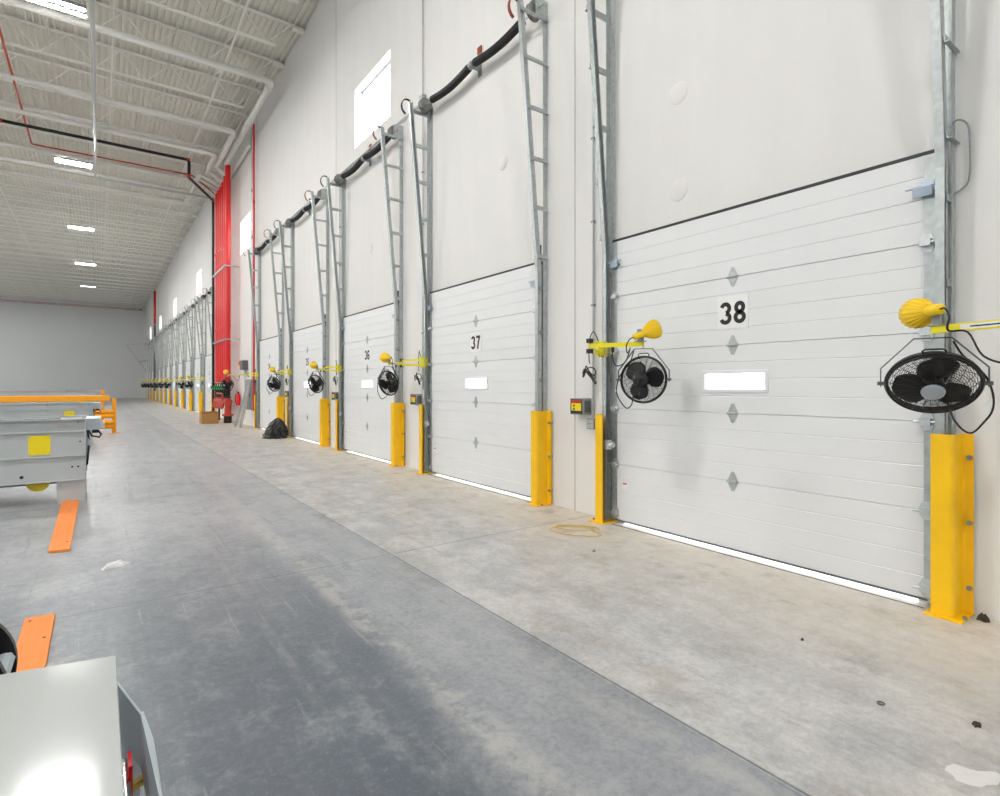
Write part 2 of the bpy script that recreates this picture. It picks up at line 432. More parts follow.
pl = part('number_plate', MB().box(XD-.004, XD, YC-.145, YC+.145, 1.985, 2.275), 'white', proto)
part('number_lettering', digits('38', .195, XD-.004, YC, 2.125), 'ink', proto)
part('warning_sticker', MB().box(XD-.001, XD, YL-.13, YL-.08, .38, .45), 'white', proto); part('sticker_strip', MB().box(XD-.002, XD-.001, YL-.13, YL-.08, .435, .45), 'redink', proto)
DR = {0: proto}
for n, k in enumerate(DOORS):
    if k == 0: continue
    d = bpy.data.objects.new('door_%d' % (n+1), None); COL.objects.link(d); d.location = (XD, YC+P4*k, 0); d['kind'] = 'structure'
    d['label'] = ('white ribbed sectional dock door numbered '+NUM[k]) if k < 5 else 'white sectional dock door, '+D(k).replace('the ', '')
    for ch in proto.children:
        if ch.name.startswith('number_lettering'): continue
        copy_tree(ch, d)
    part('number_lettering', digits(NUM[k], .195, XD-.004, YC+P4*k, 2.125), 'ink', d)
    DR[k] = d
# threshold angles in the floor edge
for n, k in enumerate(DOORS):
    struct('trim_threshold_%d' % (n+1), MB().box(-.135, -.123, YR-.02+P4*k, YL+.02+P4*k, 0, .004), 'greyd')

# ------------------------------------------------------------------ door tracks (lift guides)
def track_x(z): return -.115 if z < 2.9 else -.115-.088*(z-2.9)
def smooth(P, n=5):
    P = [V(p) for p in P]; out = []
    for i in range(len(P)-1):
        a, b, c, d = P[max(i-1, 0)], P[i], P[i+1], P[min(i+2, len(P)-1)]
        for j in range(n):
            t = j/n; out.append(.5*((2*b)+(c-a)*t+(2*a-5*b+4*c-d)*t*t+(3*b-a-3*c+d)*t**3))
    return out+[P[-1]]
def make_track(yj, sg, label, first=False):
    t = thing('door_track', label, 'door track', (-.09, yj+sg*.12, 0), 'lift tracks beside the dock doors')
    e0, e1 = yj+sg*.085, yj+sg*.155
    wr = MB(); wr.box(-.008, -.001, e0, e0+sg*.06, 0, 6.22); wr.box(-.075, -.008, e1-sg*.006, e1, 0, 6.22)
    pass
    part('wall_angle', wr, 'galv', t)
    tk = MB(); zs = [.03, 2.9, 6.20]
    for a, b in zip(zs, zs[1:]):
        for (dx0, dx1, dy0, dy1) in ((-.034, -.030, 0, .055), (.026, .030, 0, .055), (-.034, .030, .051, .055)):
            p = [(track_x(a)+dx0, yj+sg*(.085+dy0), a), (track_x(a)+dx1, yj+sg*(.085+dy0), a), (track_x(a)+dx1, yj+sg*(.085+dy1), a), (track_x(a)+dx0, yj+sg*(.085+dy1), a)]
            w = track_x(b)-track_x(a); tk.prism(p, (w, 0, b-a))
    part('track', tk, 'galv', t)
    for z in (3.1, 3.7, 4.3, 4.92, 5.52, 6.08):
        r = MB(); tx = track_x(z); y = yj+sg*.15
        r.box(tx-.03, -.004, y, y+sg*.004, z-.028, z+.028); r.box(tx-.03, -.004, y, y+sg*.03, z-.028, z-.024)
        r.cyl((tx-.02, y-.006, z), (tx-.02, y+.01, z), .008, 6); r.cyl((-.03, y-.006, z), (-.03, y+.01, z), .008, 6)
        part('cross_brace', r, 'galv', t)
    for z in (.35, .95, 1.55, 2.15, 2.7):
        r = MB(); y = yj+sg*.142
        r.box(track_x(z)-.02, -.004, y, y+sg*.012, z-.025, z+.025)
        part('track_clip', r, 'galvd', t)
    # bearing plate + bumper spring strap at the head
    bpm = MB(); y = yj+sg*.155
    bpm.box(-.20, -.004, y, y+sg*.006, 6.08, 6.30); bpm.box(-.085, -.004, y-sg*.05, y+sg*.002, 6.16, 6.32)
    part('bearing_plate', bpm, 'galv', t)
    bs = MB(); cx, cz, R = track_x(6.1)-.02, 6.08, .12
    pts = [(cx-.005+R*math.cos(a)*.8-.05, cz+R*math.sin(a)) for a in [math.radians(60+i*24) for i in range(9)]]
    yy = yj+sg*.10
    vs = []; m = len(pts)
    for r2 in (0, .012):
        for px, pz in pts:
            cc = V((cx-.055, cz)); dv = (V((px, pz))-cc).normalized()
            for dy in (-.02, .02): vs.append((px+dv.x*r2, yy+dy, pz+dv.y*r2))
    fs = []
    for i in range(m-1):
        a = 2*i; fs += [(a, a+1, a+3, a+2), (2*m+a, 2*m+a+2, 2*m+a+3, 2*m+a+1), (a, a+2, 2*m+a+2, 2*m+a), (a+1, 2*m+a+1, 2*m+a+3, a+3)]
    bs.add(vs, fs)
    part('bumper_spring', bs, 'redstrap' if sg < 0 else 'black', t)
    if sg > 0:
        sb = MB(); sb.box(-.175, -.13, yj+.02, yj+.10, .80, .90); sb.cyl((-.15, yj+.02, .85), (-.15, yj-.02, .85), .03, 12)
        part('door_sensor', sb, 'steel_l', t)
        jb = MB(); jb.box(-.13, -.075, yj+.157, yj+.20, 1.28, 1.42); part('switch_box', jb, 'white', t)
    else:
        if first:
            cb = MB(); cb.tube(smooth([(-.07, yj-.14, 3.17), (-.06, yj-.18, 3.21), (-.03, yj-.225, 3.17), (-.025, yj-.235, 3.05), (-.025, yj-.235, 2.86), (-.03, yj-.215, 2.78), (-.05, yj-.15, 2.73)]), .006, 6)
            part('flexible_conduit', cb, 'galvd', t)
        else:
            ch = MB(); ch.tube([(-.085, yj-.115, 3.25), (-.085, yj-.115, 1.2)], .014, 6); part('black_strip', ch, 'blackm', t)  # thin black strip beside the track
    return t
def side(k, sg):
    if k < 5:
        if sg > 0: return ('on the door %s side of door %s' % (NUM[k+1], NUM[k])) if k < 4 else 'on the red riser side of door 34'
        return ('on the door %s side of door %s' % (NUM[k-1], NUM[k])) if k else 'beside door 38, away from door 37'
    return ('far side of ' if sg > 0 else 'near side of ')+D(k)
TR = {}
for sg, yj in ((-1, YR), (1, YL)):
    for k in DOORS:
        lb = 'leaning galvanised lift track, '+side(k, sg)
        if k == 0 or (k == 1 and sg < 0): TR[k, sg] = make_track(yj+P4*k, sg, lb, k == 0)
        else:
            s0 = TR[0, 1] if sg > 0 else TR[1, -1]; TR[k, sg] = copy_tree(s0, None, (0, P4*(k-(0 if sg > 0 else 1)), 0), lb)

# ------------------------------------------------------------------ torsion shafts with springs
def make_shaft():
    t = thing('torsion_shaft', 'x', 'door spring shaft', (-.15, YC, 6.2), 'spring shafts above the dock doors')
    za = 6.19
    part('shaft', MB().cyl((-.15, YR-.28, za), (-.15, YL+.20, za), .013, 10), 'steel_l', t)
    for y, sg in ((YR, -1), (YL, 1)):
        dm = MB(); dm.lathe([(0, -.04), (.085, -.04), (.115, -.03), (.10, -.02), (.10, .03), (.115, .035), (.115, .045), (.04, .05), (0, .05)], (-.15, y+sg*.07, za), (0, sg, 0), 24)
        part('cable_drum', dm, 'drum', t)
    bp = MB(); ym = (YR+YL)/2
    bp.box(-.02, -.002, ym-.04, ym+.04, za-.12, za+.22); bp.box(-.19, -.02, ym-.006, ym+.006, za-.05, za+.05); bp.cyl((-.15, ym-.05, za), (-.15, ym+.05, za), .05, 14)
    part('centre_bracket', bp, 'galvd', t)
    part('mounting_pad', MB().box(-.025, -.004, ym-.05, ym+.05, za+.22, za+.32), 'redstrap', t)
    for a, b in ((YR+.16, ym-.08), (ym+.08, YL-.16)):
        # sagging coil spring: a tube whose surface is ribbed by its turns
        n = 150; pts = []; rs = []
        for i in range(n+1):
            f = i/n; pts.append((-.15, a+(b-a)*f, za-.05*math.sin(math.pi*f)*(1 if True else 0))); rs.append(.049+.008*(i % 2))
        part('spring', MB().tube(pts, rs, 14, smooth=False), 'spring', t)
        for y, s2 in ((a, -1), (b, 1)):
            pass
    return t
sh0 = make_shaft(); SH = {}
for k in DOORS:
    lb = 'shaft with black coil springs high over '+D(k)
    if k == 0: sh0['label'] = lb; SH[0] = sh0
    else: SH[k] = copy_tree(sh0, None, (0, P4*k, 0), lb)

# ------------------------------------------------------------------ yellow post guards
def make_guard(yj, sg, label):
    t = thing('post_guard', label, 'post guard', (-.12, yj+sg*.17, 0), 'yellow post guards beside the dock doors')
    xf, yi, yo = -.212, yj+sg*.08, yj+sg*.20
    path = [(xf, yi)]
    r = .03
    for i in range(6):
        a = math.radians(90*i/5); path.append((xf+r-r*math.cos(a), yo-sg*(r-r*math.sin(a))))
    path += [(-.055, yo)]
    for i in range(1, 5):
        a = math.radians(90*i/4); path.append((-.055+.02*math.sin(a), yo+sg*(.02-.02*math.cos(a))))
    path += [(-.035, yo+sg*.055)]
    th = .01*(-sg)
    gm = MB().plan(path, -th if False else th, .012, 1.17)
    part('guard_shell', gm, 'yellow', t)
    bm_ = MB(); bm_.box(xf-.035, -.01, yj+sg*.05, yo+sg*.05, 0, .012); part('base_plate', bm_, 'yellow', t, bevel=.002)
    for z in (.18, .60, 1.02):
        b2 = MB(); y = yo+sg*.038; b2.cyl((-.048, y, z), (-.0, y, z), .012, 8); b2.cyl((-.058, y, z), (-.046, y, z), .017, 6)
        part('anchor_bolt', b2, 'galvd', t)
    b2 = MB(); b2.cyl((xf+.04, yo+sg*.045, .01), (xf+.04, yo+sg*.045, .03), .012, 8); part('floor_bolt', b2, 'galvd', t)
    return t
G0 = {}
for sg, yj in ((-1, YR), (1, YL)):
    for k in DOORS:
        lb = 'yellow steel post guard, '+side(k, sg)
        if k == 0: G0[sg] = make_guard(yj, sg, lb)
        else: copy_tree(G0[sg], None, (0, P4*k, 0), lb)

# ------------------------------------------------------------------ control boxes + conduits
def make_box(label):
    y0, y1, z0, z1 = 4.52, 4.74, 1.15, 1.34
    t = thing('control_box', label, 'control box', (-.06, 4.63, z0), 'door control boxes on the wall')
    part('enclosure', MB().box(-.13, -.001, y0, y1, z0, z1), 'grey', t, bevel=.006)
    lp = part('label_panel', MB().box(-.133, -.13, y0+.015, y1-.015, z0+.012, z1-.012), 'ink', t)
    part('yellow_label', MB().box(-.135, -.133, y0+.03, y1-.03, z0+.045, z1-.055), 'signy', lp)
    part('red_strip', MB().box(-.135, -.133, y0+.02, y1-.02, z1-.042, z1-.02), 'redink', lp)
    part('green_button', MB().cyl((-.145, y1-.075, z0+.065), (-.133, y1-.075, z0+.065), .013, 12), 'green', t)
    part('red_button', MB().cyl((-.145, y1-.075, z0+.105), (-.133, y1-.075, z0+.105), .013, 12), 'red', t)
    sw = MB(); sw.box(-.11, -.03, y0-.012, y0, z0+.03, z1-.03); part('side_switch', sw, 'greyd', t)
    return t
def make_outlet(label):
    y0, y1, z0, z1 = 4.42, 4.54, .99, 1.11
    t = thing('outlet_box', label, 'outlet box', (-.03, 4.48, z0), 'outlet boxes below the control boxes')
    part('housing', MB().box(-.06, -.001, y0, y1, z0, z1), 'grey', t, bevel=.004)
    for i in (0, 1):
        for j in (0, 1): part('socket_cover', MB().box(-.068, -.06, y0+.012+i*.052, y0+.056+i*.052, z0+.012+j*.052, z0+.056+j*.052), 'steel_l', t)
    return t
def make_drop(label, top):
    t = thing('wall_conduit', label, 'conduit', (-.03, 4.47, 1.1), 'steel conduits dropping to the control boxes')
    part('conduit_tube', MB().cyl((-.025, 4.47, 1.11), (-.025, 4.47, top), .0125, 8), 'cond', t)
    for z in (1.6, 2.4, 3.35, 4.3, 5.2):
        part('conduit_strap', MB().box(-.042, -.001, 4.452, 4.488, z-.012, z+.012), 'galvd', t)
    return t
BX = make_box('x'); OU = make_outlet('x'); DP = make_drop('x', 11.2); DS = None
for k in DOORS:
    a = 'grey control box with yellow label beside '+D(k)
    b = 'small grey outlet box with four square covers, beside '+D(k)
    c = 'thin steel conduit down the wall to the control box beside '+D(k)
    if k == 0: BX['label'], OU['label'], DP['label'] = a, b, c
    else:
        copy_tree(BX, None, (0, P4*k, 0), a)
        if k < 5: copy_tree(OU, None, (0, P4*k, 0), b)
        if k < 5:
            if k == 1: copy_tree(DP, None, (0, P4*k, 0), c)
            else:
                if DS is None:
                    DS = make_drop(c, 6.40); DS.location = V(DS.location)+V((0, P4*k, 0)); ks = k
                else: copy_tree(DS, None, (0, P4*(k-ks), 0), c)
hc = thing('wall_conduit', 'long thin conduit running level along the wall behind the lift track heads', 'conduit', (-.03, 9, 6.42))
part('conduit_tube', MB().cyl((-.03, 8.55, 6.42), (-.03, 21.0, 6.42), .016, 8), 'cond', hc)
part('junction_box', MB().box(-.07, -.001, 8.49, 8.62, 6.36, 6.52), 'galvd', hc)
hc2 = thing('wall_conduit', 'long thin conduit running level along the wall beyond the red riser pipes', 'conduit', (-.03, 31, 6.42))
part('conduit_tube', MB().cyl((-.03, 30.5, 6.42), (-.03, 78.0, 6.42), .016, 8), 'cond', hc2)

# ------------------------------------------------------------------ swing arm dock lights and fans
def lerp(a, b, f): return V(a)+(V(b)-V(a))*f
def make_arm(label, mount, elbow, tip, ldir, near=True, tag_cord=True):
    t = thing('dock_light', label, 'dock light', mount, 'yellow swing arm dock lights')
    mount, elbow, tip = V(mount), V(elbow), V(tip)
    mb = MB(); mb.box(mount.x-.02, -.07, mount.y-.04, mount.y+.04, mount.z-.08, mount.z+.08); mb.cyl(mount+V((-.02, 0, -.09)), mount+V((-.02, 0, .09)), .014, 10)
    part('mount_bracket', mb, 'lemon', t)
    fa = MB()
    for dz in (.042, -.042): fa.bar(mount+V((-.02, 0, dz)), elbow+V((0, 0, dz)), .03, .034)
    part('inner_arm', fa, 'lemon', t)
    eb = MB()
    for dz in (.052, -.052): eb.bar(elbow+V((0, 0, dz-.022)), elbow+V((0, 0, dz+.022)), .05, .05, up=(1, 0, 0))
    part('elbow_block', eb, 'blackm', t)
    oa = MB().bar(elbow, tip, .032, .042); ar = part('outer_arm', oa, 'lemon', t)
    d = (tip-elbow).normalized(); sd = d.cross(V((0, 0, 1))).normalized(); st = MB()
    st.bar(lerp(elbow, tip, .45)-sd*.0162, lerp(elbow, tip, .80)-sd*.0162, .0016, .026)
    sk = part('arm_sticker', st, 'white', ar)
    ik = MB()
    ik.bar(lerp(elbow, tip, .55)-sd*.0172, lerp(elbow, tip, .74)-sd*.0172, .0012, .007)
    part('sticker_print', ik, 'ink', sk)
    # lamp head
    L = V(ldir).normalized(); c = tip+V((0, 0, .105))+d*.035
    up = V((0, 0, 1)); s2 = L.cross(up).normalized()
    br = MB()
    br.bar(tip+V((0, 0, .02))-d*.02, c-d*.05+V((0, 0, .02)), .045, .008, up=tuple(sd)); br.bar(tip+V((0, 0, .024))-d*.075, tip+V((0, 0, .024))+d*.02, .05, .006)
    br.bar(c-d*.05+sd*.045+V((0, 0, -.085)), c-d*.05+sd*.045+V((0, 0, .03)), .045, .005, up=tuple(sd))
    part('lamp_bracket', br, 'grey', t)
    pf = [(r_*.87, t_*.87) for r_, t_ in [(0, -.16), (.030, -.16), (.034, -.155), (.034, -.06), (.037, -.04), (.048, -.015), (.072, .02), (.088, .055), (.094, .085), (.094, .125), (.088, .128), (.084, .12), (.07, .09), (0, .085)]]
    lh = MB().lathe(pf, c, L, 24)
    a = L.orthogonal().normalized(); b = L.cross(a)
    for i in range(20):
        an = 2*math.pi*i/20; rad = a*math.cos(an)+b*math.sin(an)
        pp = [c+L*tt+rad*(rr+.002) for rr, tt in pf[4:10]]
        lh.tube(pp, .0045, 4, smooth=False)
    hd = part('lamp_head', lh, 'lampy', t)
    part('lens', MB().lathe([(0, .102), (.052, .100), (.073, .094)], c, L, 24), 'frame_w', hd)
    if near:
        gm = MB()
        for rr in (.026, .05, .073): gm.tube([c+L*.117+(a*math.cos(q*math.pi/10)+b*math.sin(q*math.pi/10))*rr for q in range(20)], .002, 4, closed=True)
        for q in range(4):
            an = q*math.pi/4; rad = a*math.cos(an)+b*math.sin(an); gm.cyl(c+L*.116-rad*.078, c+L*.116+rad*.078, .002, 4)
        part('wire_guard', gm, 'steel_l', hd)
    # cord from the lamp tail down to the arm, slack loop at the wall
    tl = c-L*.14; q = MB()
    q.tube(smooth([tl, tl-L*.04+V((0, 0, -.002)), tl-L*.075+V((0, 0, -.05)), tl-L*.065+V((0, 0, -.12)), lerp(tip, elbow, .25)-sd*.025+V((0, 0, -.03)), lerp(tip, elbow, .35)-sd*.03+V((0, 0, -.16)), lerp(tip, elbow, .5)-sd*.02+V((0, 0, -.20)), lerp(tip, elbow, .55)+V((0, 0, -.12)), lerp(tip, elbow, .55)+V((0, 0, -.02))]), .0055, 6)
    part('plug', MB().cyl(lerp(tip, elbow, .55)+V((0, 0, -.07)), lerp(tip, elbow, .55)+V((0, 0, -.02)), .014, 8), 'blackm', t)
    part('cord', q, 'blackm', t); q = MB()
    q.tube(smooth([mount+V((-.02, 0, .06)), mount+V((-.03, .05, .16)), mount+V((0, .12, .2)), mount+V((.03, .20, .12)), mount+V((.04, .22, -.05)), mount+V((.04, .21, -.15))]), .006, 6)
    part('cord', q, 'blackm', t)
    cq = MB(); o = mount+V((.02, .19, -.21)); pts = []
    for i in range(40):
        an = i*.55; pts.append(o+V((-.02-.03*math.cos(an), .10*math.sin(an*.5+.4)*.9, -.05*math.sin(an)-.0016*i)))
    cq.tube(pts, .007, 5); cq.tube([o+V((-.02, .02, -.03)), o+V((-.04, -.08, -.10)), o+V((-.05, -.14, -.16))], .017, 8)
    part('coiled_cord', cq, 'blackm', t)
    return t

def make_fan(label, hang, f, pitch, near=True, drop=.285, roll=0.):
    f = V((f[0], f[1], 0)).normalized(); z = V((0, 0, 1)); sd = z.cross(f).normalized()
    hang = V(hang); C = hang-z*drop
    ax = (f*math.cos(pitch)-z*math.sin(pitch)).normalized(); up = sd.cross(ax)*-1
    if up.z < 0: up = -up
    R = .208
    t = thing('fan', label, 'fan', hang, 'black caged fans hung from the swing arms')
    def P(r, an, t_): return C+ax*t_+(sd*math.cos(an)+up*math.sin(an))*r
    ym = MB()
    pts = [hang-sd*.085, hang+sd*.085]; ym.bar(pts[0], pts[1], .028, .006)
    for s in (1, -1):
        a = hang+sd*(.083*s); b = C+sd*((R+.028)*s)+z*.085; c = C+sd*((R+.028)*s)-z*.02
        ym.bar(a, b, .028, .006, up=tuple(f)) if False else ym.bar(a, b, .006, .028, up=tuple(f)); ym.bar(b, c, .006, .028, up=tuple(f))
        ym.cyl(C+sd*(R-.01)*s, C+sd*(R+.045)*s, .011, 8)
    part('yoke', ym, 'greyd', t)
    part('hang_bolt', MB().cyl(hang-z*.006, hang+z*.03, .012, 8), 'steel_l', t)
    NS = 64 if near else 32
    rim = MB(); 
    for tt, rr in ((.018, .007), (-.018, .007)): rim.tube([P(R, 2*math.pi*i/NS, tt) for i in range(NS)], rr, 6, closed=True)
    rim.tube([P(R+.003, 2*math.pi*i/NS, 0) for i in range(NS)], .011, 6, closed=True)
    part('guard_rim', rim, 'blackm', t)
    def dome(r, s): return s*(.02+.055*(1-(r/R)**3))
    for s, nm in ((1, 'front_grille'), (-1, 'rear_grille')):
        gm = MB(); nr = 13 if near else 7
        for i in range(nr):
            r = .065+(R-.07)*i/nr
            gm.tube([P(r, 2*math.pi*j/NS, dome(r, s)) for j in range(NS)], .0015 if near else .002, 3, closed=True)
        ns = 20 if near else 10
        for i in range(ns):
            an = 2*math.pi*i/ns
            gm.tube([P(r, an+(r/R)*.5*s, dome(r, s)) for r in (.06, .10, .14, .18, R)], .0017, 3)
        part(nm, gm, 'blackm', t)
    part('badge', MB().lathe([(0, .084), (.042, .083), (.053, .078), (.055, .07), (0, .07)], C, ax, 28), 'convd', t)
    part('motor', MB().lathe([(0, -.15), (.03, -.15), (.04, -.145), (.045, -.13), (.066, -.125), (.07, -.115), (.07, -.05), (.055, -.045), (0, -.045)], C, ax, 24), 'blackm', t)
    part('hub', MB().lathe([(0, .045), (.04, .043), (.05, .03), (.05, -.035), (0, -.035)], C, ax, 20), 'blackm', t)
    for i in range(3):
        a0 = roll+2*math.pi*i/3+.5; bm_ = MB(); vs = []; nu, nv = 9, 7
        for u in range(nu):
            fu = u/(nu-1); r = .035+.155*fu; hw = .036+.066*math.sin(min(1, fu*1.15)*math.pi*.62)
            if fu > .8: hw *= math.sqrt(max(0.02, 1-((fu-.8)/.21)**2))
            for v in range(nv):
                w = (v/(nv-1)-.5)*2*hw; an = a0+w/max(r, .07); tw = math.radians(32-14*fu)
                vs.append(P(r, an, w*math.sin(tw)*.55))
        fs = [(u*nv+v, u*nv+v+1, (u+1)*nv+v+1, (u+1)*nv+v) for u in range(nu-1) for v in range(nv-1)]
        bm_.add(vs, fs, True); part('blade', bm_, 'blackm', t, solid=.003)
    hn = MB(); hn.tube([P(R+.005, math.pi/2-.22, .0), P(R+.03, math.pi/2-.21, 0), P(R+.038, math.pi/2-.15, 0), P(R+.038, math.pi/2+.15, 0), P(R+.03, math.pi/2+.21, 0), P(R+.005, math.pi/2+.22, 0)], .005, 6); part('handle', hn, 'blackm', t)
    if near:
        cm = MB(); m0 = C-ax*.14; e = C-sd*(R+.03)-z*.02
        cm.tube(smooth([m0, m0-ax*.03-z*.04, C-ax*.1-z*.15+sd*.06, C-ax*.04-z*(R+.03)+sd*.10, C-z*(R+.06)+sd*.16, C-z*(R+.0)+sd*.215, C-z*.14+sd*.25, C-z*.05+sd*.25, C+z*.05+sd*.215, C+z*.15+sd*.13, hang-z*.02+sd*.09]), .0055, 6)
        part('cord', cm, 'blackm', t)
        tg = C-z*(R-.10)+sd*.245; part('cord_tag', MB().bar(tg-z*.016-sd*.018, tg+z*.016+sd*.018, .004, .033, up=tuple(sd)), 'white', t)
    return t

F_, c_, s_, CX = 552., 552/math.hypot(400, 552), 400/math.hypot(400, 552), -4.573
def armset(k, mount, elbow, tip, ldir, fdir, pitch, near, nm=None, roll=0., drop=.285):
    where = nm or D(k)
    A = make_arm('yellow lamp on a yellow swing arm beside '+where, mount, elbow, tip, ldir, near)
    B = make_fan('black caged fan under the swing arm beside '+where, V(tip)-V((0, 0, .045)), fdir, pitch, near, drop, roll)
    return A, B
Z = 1.88
armset(0, (-.155, 4.225, Z), (-.60, 3.95, Z), (-.50, 3.36, Z-.01), (.85, -.38, .36), (.92, .40), .05, True, nm='door 38, on its door 37 side', roll=.35)
armset(-1, (-.155, .125, 1.87), (-.98, .38, 1.80), (-.84, 1.07, 1.79), (.72, .69, .02), (-.9, -.30), .74, True, nm='the track away from door 37', roll=.9, drop=.25)
def px_x(px, y):
    """wall-distance x at depth-along y whose sight line reaches a given image column"""
    r = (px-500)/F_; a = r*c_+s_; b = -r*s_+c_
    return CX+a/b*y
A1, B1 = None, None
FPX = {1: 388.5, 2: 316, 3: 278.5, 4: 227.5, 7: 189, 8: 181.6, 9: 170.6, 10: 164, 11: 159, 12: 153.7, 13: 150, 14: 144.5, 15: 139.4}
far_protos = []
for k, px in FPX.items():
    y0 = 4.225+P4*k; yt = y0+(.42 if k < 5 else .5); xt = max(-1.4, min(-.45, px_x(px, yt)))
    el = (-.30 if k < 5 else -.45, y0+.50, Z); tip = (xt, yt, Z-.02)
    if k < 9: armset(k, (-.155, y0, Z), el, tip, (-.02, 1, .04), (-.45, .9) if k > 1 else (-.35, .93), .22, k < 4, roll=.4+k)
    elif not far_protos: far_protos = [k]+list(armset(k, (-.155, y0, Z), el, (-1.05, yt, Z-.02), (-.02, 1, .04), (-.35, .93), .2, False, roll=.3))
    else:
        k0, A, B = far_protos
        copy_tree(A, None, (0, P4*(k-k0), 0), 'yellow lamp on a yellow swing arm beside '+D(k))
        copy_tree(B, None, (0, P4*(k-k0), 0), 'black caged fan under the swing arm beside '+D(k))

# ------------------------------------------------------------------ round wall plugs
for (y, z, lb) in ((3.34, 4.34, 'upper round plug in the wall above door 38'), (3.34, 3.39, 'lower round plug in the wall above door 38'), (6.24, 4.61, 'round plug in the wall above door 37'), (10.9, 4.35, 'round plug in the wall above door 36')):
    tag(part('wall_plug', MB().lathe([(0, .006), (.098, .006), (.105, .003), (.107, 0)], (0, y, z), (-1, 0, 0), 32), 'wall', base=(0, y, z)), lb, 'wall plug', 'round plugs in the wall')

# ------------------------------------------------------------------ roof joists
def make_joist(y):
    t = thing('roof_joist', 'white open-web steel roof joist spanning under the corrugated deck', 'roof joist', (-12, y, 10.6), 'roof joists under the deck')
    zt, zb = CEIL-.004, 10.62
    a = MB()
    for dy in (-.035, .035):
        a.box(XL, -.02, y+dy-.022, y+dy+.022, zt-.007, zt); a.box(XL, -.02, y+dy*.4-.003, y+dy*.4+.003, zt-.05, zt-.007)
    a.box(-.30, -.002, y-.07, y+.07, zt-.13, zt-.05)
    part('top_chord', a, 'joist', t)
    b = MB()
    for dy in (-.035, .035):
        b.box(XL, -.75, y+dy-.022, y+dy+.022, zb, zb+.007); b.box(XL, -.75, y+dy*.4-.003, y+dy*.4+.003, zb+.007, zb+.05)
    part('bottom_chord', b, 'joist', t)
    w = MB(); x = -.35; up = False; n = 0
    while x > XL+.7:
        nx = x-.62; za, zc = (zt-.03, zb+.02) if not up else (zb+.02, zt-.03)
        w.bar((x, y, za), (nx, y, zc), .022, .022, up=(0, 1, 0)); x = nx; up = not up
    part('web', w, 'joist', t)
    return t
J0 = make_joist(11.45); JY = [11.45+2.05*i for i in range(34)]
for y in JY[1:]: copy_tree(J0, None, (0, y-11.45, 0))
for i, x in enumerate((-1.72, -4.3, -8.3, -11.6)):
    t = thing('joist_bridging', 'thin white bridging bar tying the joists together, number %d from the long wall' % (i+1), 'bridging bar', (x, 11, 10.55), 'bridging bars under the joists')
    part('bridging_bar', MB().box(x-.02, x+.02, 10.8, FARY-.05, 10.575, 10.615), 'joist', t)
    dg_ = MB()
    for y in JY[:14]: dg_.bar((x, y+.05, 10.62), (x, y+2.0, 11.28), .02, .02, up=(1, 0, 0))
    part('cross_strut', dg_, 'joist', t)

# ------------------------------------------------------------------ ceiling pipes and conduits
def bend(pts, r=.22, n=5):
    pts = [V(p) for p in pts]; out = [pts[0]]
    for a, b, c in zip(pts, pts[1:], pts[2:]):
        d1, d2 = (a-b), (c-b); rr = min(r, d1.length*.45, d2.length*.45); p, q = b+d1.normalized()*rr, b+d2.normalized()*rr
        for i in range(n+1):
            f = i/n; out.append(p*(1-f)**2+b*2*f*(1-f)+q*f*f)
    return out+[pts[-1]]
def pipe(label, pts, r, m, cat='pipe', name='ceiling_pipe', cpl=None, group=None, seg=12):
    p0 = pts[0]; t = thing(name, label, cat, pts[-1], group)
    part('pipe_run', MB().tube(bend(pts, max(.12, r*2.2)), r, seg), m, t)
    for q in cpl or ():
        p, d, cm = q; d = V(d); part('coupling', MB().cyl(V(p)-d*.06, V(p)+d*.06, r*1.25, 12), cm, t)
    return t
RX = -.40; RY = [24.45+.50*i for i in range(6)]
pipe('white sprinkler main crossing the ceiling and turning along the wall, outermost of three', [(XL, 17.12, 10.45), (-.46, 17.12, 10.45), (-.46, RY[0], 10.45), (RX, RY[0]+.02, 10.33)], .10, 'wpipe', cpl=[((-.46, 17.47, 10.45), (0, 1, 0), 'wpipe'), ((-.85, 17.12, 10.45), (1, 0, 0), 'wpipe'), ((-.46, 20.4, 10.45), (0, 1, 0), 'wpipe')], group='white sprinkler mains')
pipe('white sprinkler main crossing the ceiling and turning along the wall, middle of three', [(XL, 21.2, 10.42), (-.74, 21.2, 10.42), (-.74, RY[1], 10.4), (RX, RY[1], 10.1)], .09, 'wpipe', cpl=[((-.74, 21.55, 10.42), (0, 1, 0), 'wpipe')], group='white sprinkler mains')
pipe('white sprinkler main crossing the ceiling and turning along the wall, innermost of three', [(XL, 23.65, 10.40), (-.98, 23.65, 10.40), (-.98, RY[2], 10.35), (RX, RY[2], 10.0)], .09, 'wpipe', cpl=[((-.98, 24.0, 10.40), (0, 1, 0), 'wpipe')], group='white sprinkler mains')
for i, w in ((3, 'fourth'), (4, 'fifth'), (5, 'sixth')):
    pipe('white sprinkler main crossing the ceiling to the %s red riser' % w, [(XL, RY[i]+1.2*(i-2), 10.38), (-1.2, RY[i]+1.2*(i-2), 10.38), (-1.2, RY[i], 10.3), (RX, RY[i], 9.95)], .085, 'wpipe', group='white sprinkler mains')
pipe('black pipe with red couplings crossing the ceiling and dropping beside the red risers', [(XL, 24.9, 10.42), (-1.72, 24.9, 10.42), (-1.72, 24.9, 9.72), (-.50, 27.35, 9.72), (-.50, 27.35, .05)], .055, 'blackm', cpl=[((-1.75, 24.9, 10.42), (1, 0, 0), 'redo'), ((-1.72, 24.9, 9.78), (0, 0, 1), 'redo'), ((-.53, 27.28, 9.72), (.4, .92, 0), 'redo'), ((-7.3, 24.9, 10.42), (1, 0, 0), 'redo')])
